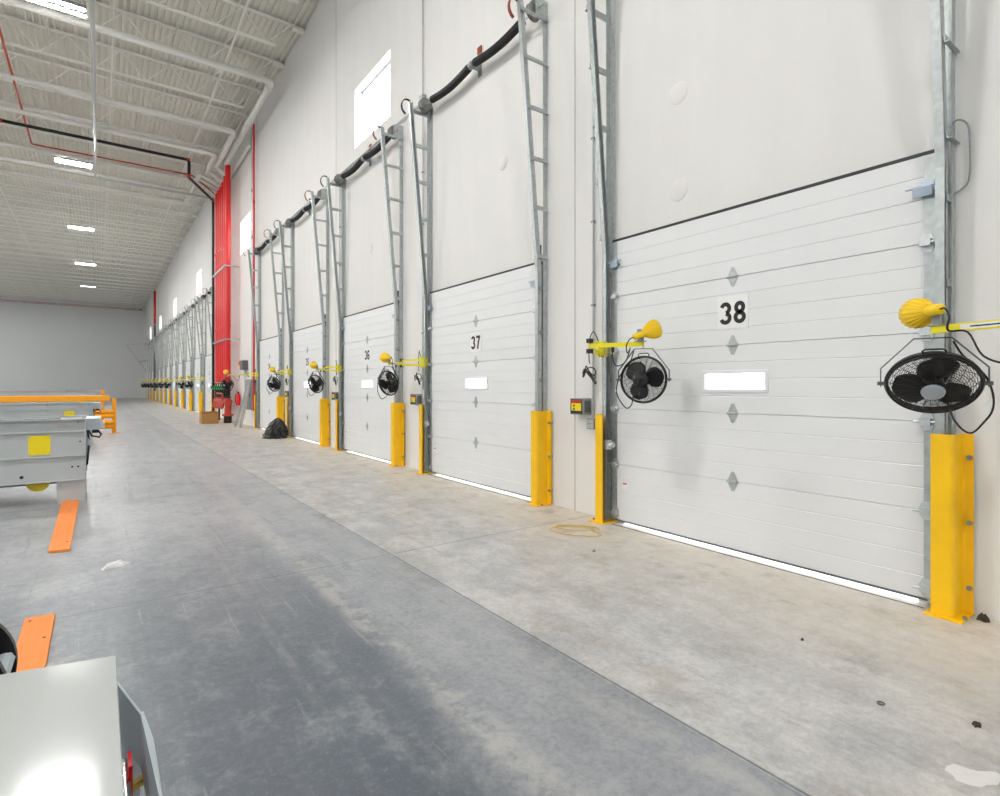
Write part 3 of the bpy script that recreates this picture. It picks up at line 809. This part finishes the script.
pipe('grey conduit bundle running along the ceiling then turning to the wall beyond the risers', [(-4.716, 8, 10.2), (-4.716, 28.6, 10.2), (-.10, 28.65, 10.2), (-.08, 28.65, 2.0)], .05, 'cond', 'conduit', 'ceiling_conduit')
pipe('thin grey conduit lying beside the conduit bundle where it crosses to the wall', [(XL, 29.45, 10.48), (-.25, 29.5, 10.48), (-.06, 29.55, 10.2), (-.06, 29.55, 3.0)], .03, 'cond', 'conduit', 'ceiling_conduit')
pipe('thin red pipe running along the ceiling and turning toward the risers', [(-6.62, 9, 10.45), (-6.62, 26.75, 10.45), (-1.4, 26.7, 10.45), (RX-.1, RY[5], 9.9)], .028, 'redo', cpl=[((-6.62, 26.55, 10.45), (0, 1, 0), 'redo')])
for i, x in enumerate((-2.95, -5.7, -9.4)):
    pipe('thin white sprinkler branch line under the joists, number %d from the long wall' % (i+1), [(x, 10.5, 10.78), (x, FARY-.6, 10.78)], .022, 'wpipe', group='thin white branch lines', seg=6)
pipe('white drain pipe running level high on the wall before the red risers', [(-.10, 21.75, 10.35), (-.10, 26.6, 10.35)], .075, 'wpipe', name='wall_pipe')
pipe('dark red pipe running along the top of the end wall', [(-18, FARY-.35, 10.75), (-.4, FARY-.35, 10.75)], .07, 'redo')
# slim red pipe by door 34 and grey conduits next to it
pipe('slim red pipe running down the wall beside door 34', [(-.16, 20.95, 10.75), (-.16, 20.95, .6)], .032, 'red', name='wall_pipe', cpl=[((-.16, 20.95, 8), (0, 0, 1), 'red'), ((-.16, 20.95, 4), (0, 0, 1), 'red')])
pipe('grey conduit running down the wall beside the slim red pipe', [(-.06, 21.6, 10.9), (-.06, 21.6, 1.7)], .05, 'cond', 'conduit', 'wall_conduit', cpl=[((-.06, 21.6, 8.6), (0, 0, 1), 'galvd'), ((-.06, 21.6, 6.9), (0, 0, 1), 'galvd')])
pipe('red standpipe running down the wall far beyond the risers', [(-.18, 64.4, 10.9), (-.18, 64.4, 9), (-.18, 64.4, 7.6)], .10, 'red', name='wall_pipe')

pipe('dark grey standpipe on the wall below the far red pipe', [(-.18, 64.4, 7.55), (-.18, 64.4, 5), (-.18, 64.4, 1.0)], .09, 'greyd', name='wall_pipe')
# ------------------------------------------------------------------ red sprinkler risers
TOP = [10.36, 10.1, 10.0, 9.95, 9.95, 9.95]
W6 = 'nearest-to-door-34 second third fourth fifth sixth'.split()
for i, y in enumerate(RY):
    lb = ('tall red sprinkler riser pipe beside the wall, first of six counted from door 34', 'tall red sprinkler riser pipe beside the wall, second of six counted from door 34', 'tall red sprinkler riser pipe beside the wall, third of six counted from door 34', 'tall red sprinkler riser pipe beside the wall, fourth of six counted from door 34', 'tall red sprinkler riser pipe beside the wall, fifth of six counted from door 34', 'tall red sprinkler riser pipe beside the wall, last of six counted from door 34')[i]
    t = thing('sprinkler_riser', lb, 'riser pipe', (RX, y, .95), 'red sprinkler risers')
    part('riser_pipe', MB().cyl((RX, y, 1.62), (RX, y, TOP[i]), .105 if i == 0 else .088, 18), 'red', t)
    for z in (3.9, 7.2): part('coupling', MB().cyl((RX, y, z-.05), (RX, y, z+.05), .112, 16), 'red', t)
    part('check_valve', MB().lathe([(0, 0), (.09, 0), (.12, .01), (.12, .05), (.085, .06), (.10, .12), (.10, .2), (.085, .26), (.12, .27), (.12, .31), (0, .31)], (RX, y, 1.0), (0, 0, 1), 16), 'blackm', t)
    vm = MB().lathe([(0, 0), (.10, 0), (.11, .03), (.11, .1), (.10, .13), (0, .13)], (RX, y, 1.35), (0, 0, 1), 16); vm.cyl((RX, y, 1.415), (RX-.2, y, 1.415), .03, 10)
    vv = part('shutoff_valve', vm, 'redo', t)
    part('green_gearbox', MB().box(RX-.25, RX-.13, y-.07, y+.07, 1.34, 1.49), 'green', vv)
    part('hand_wheel', MB().tube([(RX-.20+.09*math.cos(a*math.pi/8), y-.09, 1.5+.09*math.sin(a*math.pi/8)) for a in range(16)], .012, 5, closed=True), 'blackm', vv)
    part('flange', MB().lathe([(0, 0), (.13, 0), (.13, .05), (0, .05)], (RX, y, 1.55), (0, 0, 1), 16), 'redo', t)
t = thing('sprinkler_header', 'red oxide sprinkler header with black flanges below the riser pipes', 'pipe header', (RX, 25.0, 0))
part('header_pipe', MB().cyl((RX, RY[0]-.25, .85), (RX, RY[5]+.22, .85), .125, 18), 'redo', t)
for y in RY: part('branch_neck', MB().cyl((RX, y, .9), (RX, y, 1.0), .10, 14), 'redo', t)
part('inlet_pipe', MB().tube(bend([(RX-.0, RY[0]-.1, .82), (RX-.02, RY[0]-.1, .30)], .1), .13, 16), 'redo', t)
part('base_pipe', MB().cyl((RX-.02, RY[0]-.1, 0), (RX-.02, RY[0]-.1, .30), .15, 18), 'blackm', t)
part('base_flange', MB().cyl((RX-.02, RY[0]-.1, .28), (RX-.02, RY[0]-.1, .36), .21, 18), 'redo', t)
part('drain_pipe', MB().tube(bend([(RX-.25, RY[2], 1.18), (RX-.25, RY[0]-.3, 1.18), (RX-.25, RY[0]-.3, .9)], .1), .03, 8), 'redo', t)
for y in RY[1:]: part('elbow', MB().tube(bend([(RX-.10, y-.2, .80), (RX-.16, y-.2, .58), (RX-.16, y+.02, .58), (RX-.10, y+.02, .80)], .1), .05, 10), 'redo', t)
for y in RY: part('coupling', MB().cyl((RX-.02, y, 1.28), (RX-.02, y, 1.34), .15, 16), 'blackm', t)
part('support_post', MB().cyl((RX, RY[4], 0), (RX, RY[4], .74), .04, 10), 'blackm', t)
for z, w in ((3.35, 'lower'), (6.3, 'upper')):
    t = thing('pipe_strut', '%s grey strut clamping the red riser pipes to the wall' % w, 'pipe strut', (-.2, 25.8, z), 'struts holding the risers')
    part('strut_channel', MB().box(RX-.15, RX-.11, RY[0]-.2, RY[5]+.25, z-.03, z+.03), 'galvd', t)
    sa = MB()
    for y in (RY[0]-.15, RY[5]+.2): sa.box(RX-.11, -.001, y-.02, y+.02, z-.02, z+.02)
    part('standoff', sa, 'galv', t)

# ------------------------------------------------------------------ objects by the risers
t = thing('electrical_panel', 'tall grey electrical panel on the wall beside door 34', 'electrical panel', (-.12, 21.6, .62))
part('enclosure', MB().box(-.22, -.001, 21.15, 22.1, .62, 1.72), 'grey', t, bevel=.01); part('panel_door', MB().box(-.235, -.22, 21.22, 22.03, .70, 1.64), 'grey', t, bevel=.006); part('latch', MB().box(-.25, -.235, 21.27, 21.31, 1.1, 1.22), 'black', t)
t = thing('disconnect_switch', 'grey switch box with an orange handle above the leaning steel angle', 'switch box', (-.1, 22.95, 2.12))
part('enclosure', MB().box(-.2, -.001, 22.7, 23.2, 2.1, 2.46), 'greyd', t, bevel=.008); part('handle', MB().box(-.25, -.2, 23.1, 23.18, 2.28, 2.42), 'orange', t); part('conduit_tail', MB().cyl((-.06, 22.95, 2.1), (-.06, 22.95, .4), .02, 8), 'cond', t)
t = thing('fire_extinguisher', 'red fire extinguisher hung on the wall near the riser valves', 'fire extinguisher', (-.12, 23.95, .70))
part('cylinder_body', MB().lathe([(0, 0), (.075, 0), (.09, .02), (.09, .40), (.07, .46), (.03, .49), (0, .5)], (-.11, 23.95, .70), (0, 0, 1), 18), 'red', t); part('valve_head', MB().box(-.14, -.08, 23.92, 23.98, 1.19, 1.25).bar((-.11, 23.95, 1.24), (-.2, 23.95, 1.30), .02, .012), 'blackm', t); part('hose', MB().tube([(-.12, 23.97, 1.21), (-.2, 24.02, 1.15), (-.21, 24.03, .9), (-.2, 24.0, .82)], .012, 6), 'black', t)
def ladder(label, y, x0, z1, tw):
    t = thing('steel_rail_section', label, 'steel section', (x0, y, 0), 'galvanised sections leaning on the wall')
    a, b = V((x0, y, .01)), V((-.25, y-.9+tw, z1)); m = MB()
    d = (b-a).normalized(); s = d.cross(V((1, 0, 0))).normalized()*.11
    m.bar(a+s, b+s, .05, .04); m.bar(a-s, b-s, .05, .04); part('side_rail', m, 'galv', t)
    r = MB()
    for i in range(9): p = lerp(a, b, .06+.11*i); r.bar(p-s, p+s, .03, .03)
    part('rung', r, 'galvd', t)
ladder('slotted galvanised section leaning on the wall, outer of two by the extinguisher', 21.55, -.66, 1.45, .9)
ladder('slotted galvanised section leaning on the wall, inner of two by the grey panel', 21.2, -.56, 1.5, .95)
t = thing('cardboard_box', 'brown cardboard box on the floor in front of the riser valves', 'box', (-1.15, 24.6, 0))
part('carton', MB().box(-1.36, -.76, 24.3, 24.9, 0, .42), 'card', t, bevel=.01)
fl = MB(); fl.prism([(-1.36, 24.3, .42), (-.76, 24.3, .42), (-.76, 24.22, .47), (-1.36, 24.22, .47)], (0, .006, .004)); fl.prism([(-1.36, 24.9, .42), (-.76, 24.9, .42), (-.76, 25.02, .45), (-1.36, 25.02, .45)], (0, .006, .004)); part('flap', fl, 'card', t)
# trash bag
bg = MB(); n1, n2 = 18, 28; vs = []
for i in range(n1+1):
    v = i/n1
    for j in range(n2):
        an = 2*math.pi*j/n2; rr = math.sin(min(1, .12+v*.95)*math.pi*.97)**.55 if v > 0 else 1
        rad = (1-v**2.1)**.62 if v < 1 else .03
        cr = 1+.10*math.sin(an*7+v*9)+.07*math.sin(an*13-v*14)+random.uniform(-.05, .05)
        vs.append((-.53+.31*rad*cr*math.cos(an)+.06*v, 16.50+.34*rad*cr*math.sin(an)-.12*v, .56*v*(1+.04*math.sin(an*3))))
bg.add(vs, [(i*n2+j, i*n2+(j+1) % n2, (i+1)*n2+(j+1) % n2, (i+1)*n2+j) for i in range(n1) for j in range(n2)]+[tuple(range(n2))], False)
tag(part('rubbish_bag', bg, 'bag', base=(-.53, 16.55, 0)), 'crumpled black rubbish bag on the floor by the post guard of door 35', 'rubbish bag')
# far diagonal brace
t = thing('wall_brace', 'grey diagonal steel brace projecting near the far corner', 'brace', (-.3, 79, 3.2))
part('level_bar', MB().bar((-2.0, 79, 6.35), (-.004, 79, 6.65), .05, .05), 'galv', t); part('diagonal_strut', MB().bar((-2.0, 79, 6.33), (-.004, 79, 3.15), .12, .12), 'galv', t); part('tie', MB().bar((-.75, 79, 4.4), (-.004, 79, 4.55), .05, .08), 'galvd', t)

# ------------------------------------------------------------------ ceiling lights
ZL = 9.9
for i in range(8):
    y = 15.67+10.62*(i if i < 5 else 4-i if i < 7 else 5)+(-.1 if i == 0 else 0)
    for x in ((-5.38, -15.5, -21) if i < 7 else (-15.5, -21)):  # unseen outermost row and far end pair added for bounce light
        seen = x > -8 and i < 5; dim = i == 4 and seen
        lb = 'long white LED ceiling light, %s of the row counted from the camera end' % ('first second third fourth fifth'.split()[i]) if seen else 'unseen long white LED ceiling light, in rows partly added for bounce light'
        t = thing('ceiling_light', lb, 'ceiling light', (x, y, ZL), 'LED ceiling lights')
        hb = MB().box(x-.56, x+.56, y-.20, y+.20, ZL+.02, ZL+.06)
        for dy in (-.14, .14):  # lips and end caps added to hold back sideways light
            hb.box(x-.56, x+.56, y+dy-.042, y+dy+.042, ZL, ZL+.02); hb.box(x-.56, x+.56, y+dy-.045, y+dy-.036, ZL-.018, ZL); hb.box(x-.56, x+.56, y+dy+.036, y+dy+.045, ZL-.018, ZL)
            hb.box(x-.56, x-.535, y+dy-.036, y+dy+.036, ZL-.018, ZL); hb.box(x+.535, x+.56, y+dy-.036, y+dy+.036, ZL-.018, ZL)
        part('housing', hb, 'grey', t)
        for dy in (-.14, .14):
            part('light_tube', MB().box(x-.53, x+.53, y+dy-.03, y+dy+.03, ZL-.03, ZL-.002), 'tubedim' if dim else 'tube', t)
        for dx in (-.45, .45): part('hanger', MB().cyl((x+dx, y, ZL+.06), (x+dx, y, CEIL+.02), .005, 5), 'galvd', t)

# ------------------------------------------------------------------ telescopic conveyors
def make_conveyor(y0, label, XE=-4.72, depth=.9):
    t = thing('conveyor', label, 'conveyor', (-6.5, y0+depth/2, 0), 'grey telescopic conveyors')
    xl = -13.5; y1 = y0+depth
    for yy, sg in ((y0, 1), (y1, -1)):
        sp = MB(); sp.box(xl, XE, yy, yy+sg*.006, .28, 1.06)
        for z, w in ((1.055, .055), (.90, .028), (.59, .028), (.285, .05)): sp.box(xl, XE, yy-sg*w, yy, z-.006, z+.006)
        sp.box(XE-.014, XE, yy-sg*.05, yy, .28, 1.06)
        part('side_frame', sp, 'conv', t)
    part('belt', MB().box(xl, XE-.05, y0+.05, y1-.05, 1.0, 1.045), 'greyd', t)
    part('belt_roller', MB().cyl((XE+.01, y0+.06, .99), (XE+.01, y1-.06, .99), .05, 16), 'steel_l', t)
    part('under_pan', MB().box(xl, XE-.3, y0+.1, y1-.1, .24, .28), 'greyd', t)
    lip = MB(); lip.box(XE-.9, XE-.25, y0-.02, y0+.06, 1.061, 1.075); part('top_strip', lip, 'galvd', t)
    for xx in (XE-.15, -9.2, -13):
        fb_ = MB(); fb_.box(xx-.145, xx+.145, y0-.01, y0+.02, .0, .285); fb_.box(xx-.14, xx+.14, y1-.02, y1+.01, 0, .285); fb_.box(xx+.12, xx+.145, y0, y1, .02, .2)
        part('foot', fb_, 'conv', t)
    part('yellow_plate', MB().box(-5.285, -5.075, y0-.010, y0-.006, .625, .865), 'signy', t)
    pr = MB()
    for dx, dz in ((-.09, .10), (.09, .10), (-.09, -.10), (.09, -.10)): pr.cyl((-5.18+dx, y0-.014, .745+dz), (-5.18+dx, y0-.009, .745+dz), .006, 6)
    part('plate_screw', pr, 'galvd', t)
    hl = MB()
    for x, z, r in ((-5.35, .36, .02), (-4.80, 1.02, .008), (-4.78, .77, .010), (-5.6, 1.02, .012), (-4.86, .45, .012), (-4.80, .45, .012)): hl.cyl((x, y0-.003, z), (x, y0+.002, z), r, 12)
    part('bolt_hole', hl, 'ink', t)
    sl = MB().box(-5.64, -5.56, y0-.004, y0+.001, .40, .44); part('slot', sl, 'ink', t)
    rs = MB()
    for i in range(4):
        for j in range(3): rs.box(-5.0+.028*i-.008*j, -4.982+.028*i-.008*j, y0-.002, y0, .955+.018*j, .961+.018*j)
    part('faded_stamp', rs, mat('faded_red_stamp', (186, 120, 124), .6), t)
    part('wheel', MB().cyl((-5.2, y0+.06, .28), (-5.2, y0+.10, .28), .12, 24), mat('olive_yellow_wheel', (206, 186, 30), .5), t)
    # nose box with a bumper guard
    nb = MB(); nb.box(XE, XE+.15, y0+.04, y0+.05, .91, 1.055); nb.box(XE, XE+.15, y1-.05, y1-.04, .91, 1.055); nb.box(XE, XE+.16, y0+.04, y1-.04, 1.05, 1.056)
    part('nose_box', nb, 'convd', t)
    sp = MB(); sp.prism([(XE+.15, y0+.04, .93), (XE+.15, y0+.04, 1.055), (XE+.19, y0+.04, .99), (XE+.20, y0+.04, .92)], (0, .01, 0)); sp.box(XE+.19, XE+.197, y0+.04, y1-.04, .90, .99)
    part('bumper', sp, 'conv', t)
    cbm = MB(); cbm.tube([(XE+.02, y0+.2, .91), (XE+.06, y0+.2, .82), (XE+.14, y0+.18, .80), (XE+.16, y0+.16, .84), (XE+.12, y0+.15, .90)], .012, 6); cbm.tube([(XE+.02, y0+.12, .9), (XE+.03, y0+.12, .7), (XE+.01, y0+.12, .45)], .012, 6); cbm.box(XE+.06, XE+.13, y0+.14, y0+.2, .86, .91)
    part('loose_cable', cbm, 'blackm', t); part('control_bracket', MB().prism([(XE, y0+.1, .85), (XE+.05, y0+.1, .74), (XE+.05, y0+.1, .68), (XE, y0+.1, .74)], (0, .02, 0)), 'convd', t)
    return t
C1 = make_conveyor(8.9, 'grey conveyor with a yellow plate and its foot on an orange plank')
copy_tree(C1, None, (0, 8.2, 0), 'grey conveyor in front of the orange guard rail')
c3 = copy_tree(C1, None, (.0, 17.6, 0), 'grey conveyor behind the orange guard rail'); c3.scale = (1, 1, 1.22)

# the one at the camera: smooth top plate with a bumper guard
t = thing('conveyor', 'grey conveyor end with a smooth glossy top plate, cut by the picture corner', 'conveyor', (-5.5, .55, 0), 'grey telescopic conveyors')
tp = MB(); ya = .02
tp.prism([(-6.6, ya, 1.055), (-4.553, ya, 1.055), (-4.553, 1.048, 1.055), (-6.6, 1.468, 1.055)], (0, 0, .006)); tp.box(-4.558, -4.554, ya, 1.03, 1.02, 1.055)
part('top_plate', tp, 'convtop', t, bevel=.003)
part('side_frame', MB().box(-6.6, -4.72, .95, .956, .28, 1.05).box(-6.6, -4.72, .05, .056, .28, 1.05), 'conv', t)
part('foot', MB().box(-5.0, -4.73, .1, .9, 0, .28), 'conv', t)
bm_ = MB()
bm_.prism([(-4.553, 1.062, 1.012), (-4.553, 1.062, .925), (-4.525, .965, .92), (-4.525, .965, .998)], (.003, .002, 0))
bm_.prism([(-4.553, 1.06, .925), (-4.525, .965, .92), (-4.530, .90, .85), (-4.548, .94, .85)], (.002, .003, 0))
part('inner_guard', bm_, 'convd', t)
bo = MB(); bo.prism([(-4.525, .968, 1.0), (-4.518, .885, 1.0), (-4.517, .755, 1.0), (-4.516, .20, 1.0), (-4.516, .20, .90), (-4.517, .755, .90), (-4.520, .885, .905), (-4.525, .968, .92)], (.004, .001, 0))
part('bumper', bo, 'convd', t)
part('red_switch', MB().box(-4.541, -4.536, .925, .965, .90, .95), 'red', t)
part('chrome_roller', MB().cyl((-4.5445, .55, .93), (-4.5445, .975, .93), .006, 12), 'chrome', t)
part('brass_bar', MB().bar((-4.543, .93, .915), (-4.520, .945, .915), .010, .010), 'brass', t)
cx, cz, R = -4.80, 1.0, .085
for sg in (0, 1):
    y = 1.16+.12*sg; cc = MB(); vs = []; n = 29
    for i in range(n):
        a = math.radians(115-i*8.3)
        for rr in (R-.035, R+.025):
            for dy in (-.008, .008): vs.append((cx+rr*math.cos(a), y+dy, cz+rr*math.sin(a)*(1.0)))
    fs = []
    for i in range(n-1):
        a = 4*i; b = a+4; fs += [(a, a+1, b+1, b), (a+2, b+2, b+3, a+3), (a, b, b+2, a+2), (a+1, a+3, b+3, b+1)]
    fs += [(0, 2, 3, 1), (4*n-4, 4*n-3, 4*n-1, 4*n-2)]
    cc.add(vs, fs); ch_ = part('chain_side', cc, 'blackm', t)
for i in range(1, 28, 4):
    a = math.radians(115-i*8.3); rr = R-.0; o_ = V((cx+rr*math.cos(a), 1.22, cz+rr*math.sin(a)))
    lk = MB().bar(o_-V((0, .052, 0)), o_+V((0, .052, 0)), .024, .05, up=(math.cos(a), 0, math.sin(a))); part('carrier_link', lk, 'convd', t, bevel=.012)
part('carrier_arm', MB().box(-5.1, -4.9, 1.0, 1.28, .78, .82), 'conv', t)

# orange timber planks on the floor
for (pl_, lb) in (([(-4.965, 9.30), (-4.79, 9.30), (-4.79, 6.26), (-4.945, 6.30)], 'orange painted plank on the floor running under the conveyor foot'), ([(-4.955, 4.56), (-4.805, 4.54), (-4.795, 1.2), (-4.945, 1.2)], 'orange painted plank on the floor reaching under the glossy top plate')):
    b = (-4.87, (pl_[0][1]+pl_[2][1])/2, 0); tt = thing('timber_plank', lb, 'plank', b, 'orange planks on the floor')
    part('board', MB().prism([(x, y, .001) for x, y in pl_], (0, 0, .022)), 'orange', tt, bevel=.003)
    for x, y in ((pl_[0][0]+.03, pl_[0][1]-.08), (pl_[1][0]-.03, pl_[1][1]-.4), (pl_[2][0]-.03, pl_[2][1]+.3)): part('nail_hole', MB().cyl((x, y, .02), (x, y, .0245), .009, 8), 'mud', tt)

# guard rails
def rail(label, y, xe, zs, ztop):
    t = thing('guard_rail', label, 'guard rail', (xe-3, y, 0), 'orange guard rails')
    for x in (xe-.05, xe-2.6, xe-5.2, xe-7.8):
        p = MB(); p.box(x-.055, x+.055, y-.055, y+.055, .012, 1.09); p.box(x-.16, x+.16, y-.12, y+.12, 0, .014)
        part('post', p, 'railo', t)
    for z0, z1 in zs:
        r = MB(); h = (z1-z0)/4
        pr = [(y-.06, z0), (y-.11, z0+h*.7), (y-.11, z0+h*1.3), (y-.065, z0+h*2), (y-.11, z0+h*2.7), (y-.11, z0+h*3.3), (y-.06, z1)]
        r.prism([(xe-8, a, b) for a, b in pr]+[(xe-8, a+.006, b) for a, b in pr[::-1]], (7.93, 0, 0))
        part('rail_beam', r, 'railo', t)
    return t
rail('orange guard rail with corrugated beams behind the second conveyor', 21.3, -4.16, ((.14, .40), (.47, .73)), 1.1)
t = thing('guard_rail', 'orange top rail crossing above the second conveyor', 'guard rail', (-9, 20.7, 0), 'orange guard rails')
part('rail_beam', MB().box(-13, -4.33, 20.6, 20.7, 1.02, 1.195), 'railo', t, bevel=.02); part('rail_cap', MB().box(-4.36, -4.325, 20.59, 20.71, 1.01, 1.205), 'railo', t)
for x in (-6.0, -9.5): part('post', MB().box(x-.05, x+.05, 20.7, 20.79, 0, 1.1).box(x-.12, x+.12, 20.65, 20.85, 0, .012), 'railo', t)
t = thing('guard_rail', 'orange guard rail end seen past the rearmost conveyor', 'guard rail', (-9, 29, 0), 'orange guard rails')
part('rail_beam', MB().box(-13, -4.60, 29, 29.1, .85, 1.05).box(-4.75, -4.42, 29, 29.1, 1.12, 1.29), 'railo', t); part('post', MB().box(-4.55, -4.42, 29.1, 29.25, 0, 1.3), 'railo', t)
# ------------------------------------------------------------------ bits on the floor
def scrap(name, label, cat, x, y, r, m, h=.02, seed=0, sx=1., ang=0.):
    rnd = random.Random(seed); mb = MB(); n = 14; vs = []
    pr = [rnd.uniform(.55, 1.1) for _ in range(n)]
    for ring, (rr, z) in enumerate(((1, .0005), (.8, h*.7), (.35, h))):
        for i in range(n):
            a = 2*math.pi*i/n; lx, ly = math.cos(a)*r*pr[i]*rr*sx, math.sin(a)*r*pr[i]*rr
            vs.append((x+lx*math.cos(ang)-ly*math.sin(ang), y+lx*math.sin(ang)+ly*math.cos(ang), z*(rnd.uniform(.6, 1.2) if ring else 1)))
    fs = [(q*n+i, q*n+(i+1) % n, (q+1)*n+(i+1) % n, (q+1)*n+i) for q in range(2) for i in range(n)]+[tuple(range(2*n, 3*n)), tuple(range(n))[::-1]]
    mb.add(vs, fs); return tag(part(name, mb, m, base=(x, y, 0)), label, cat)
scrap('plastic_scrap', 'crumpled white plastic scrap on the floor between the orange planks', 'plastic scrap', -4.47, 5.55, .09, 'scrap', .025, 1, 1.5, .9)
scrap('plastic_film', 'clear plastic film scrap on the floor in the bottom corner below door 38', 'plastic scrap', -1.89, .64, .07, 'film', .006, 2, 1.5, -.7)
scrap('dirt_clod', 'dark clod on the floor next to the plastic film', 'dirt clod', -1.48, .73, .018, 'mud', .015, 3, 1.5)
scrap('dirt_clod', 'small dark clod on the floor below the middle of door 38', 'dirt clod', -1.26, 1.57, .012, 'mud', .012, 4)
scrap('dirt_clod', 'dark clump beside the base of the post guard away from door 37', 'dirt clod', -.06, 1.03, .035, 'mud', .04, 5)
scrap('concrete_chip', 'pale concrete chip on the floor in front of the door 38 gap', 'concrete chip', -1.0, 3.5, .018, 'grey', .02, 6)
tag(part('metal_ring', MB().tube([(-1.63+.014*math.cos(a*.524), 1.04+.014*math.sin(a*.524), .004) for a in range(12)], .0035, 6, closed=True), 'greyd', base=(-1.63, 1.04, 0)), 'small metal ring lying on the floor below door 38', 'metal ring')
q = []
for i in range(90):
    a = i/89*math.pi*4.3; f = math.cos(a)*(.72-.16*math.sin(a*.31)); g_ = .13*math.sin(a*.93+.5)+.10*math.sin(a*.4)-.04
    q.append((-.60+.22*f+.78*g_, 4.17-.27*f+.62*g_, .007+.0006*(i % 7)))
tag(part('yellow_cord', MB().tube(q, .0045, 5), 'strap', base=(-.6, 4.17, 0)), 'loose yellow cord looped on the floor by the post guard of door 38', 'cord')

# ------------------------------------------------------------------ light, camera
w = bpy.data.worlds.new('daylight'); SC.world = w; w.use_nodes = True
bg = w.node_tree.nodes['Background']; bg.inputs[0].default_value = (.93, .97, 1, 1); bg.inputs[1].default_value = 9.0
cam = bpy.data.cameras.new('camera'); co = bpy.data.objects.new('camera', cam); COL.objects.link(co)
co.location = (CX, 0, 1.48); co.rotation_euler = (math.radians(90), 0, -math.atan2(400, 552))
cam.sensor_fit = 'HORIZONTAL'; cam.sensor_width = 36; cam.lens = 552/1000*36; cam.shift_y = -(398-386)/1000; cam.clip_start = .05; cam.clip_end = 300
SC.camera = co
SC.view_settings.view_transform = 'Standard'; SC.view_settings.look = 'None'; SC.view_settings.gamma = 1; SC.view_settings.use_curve_mapping = False
SC.view_settings.exposure = 0.0
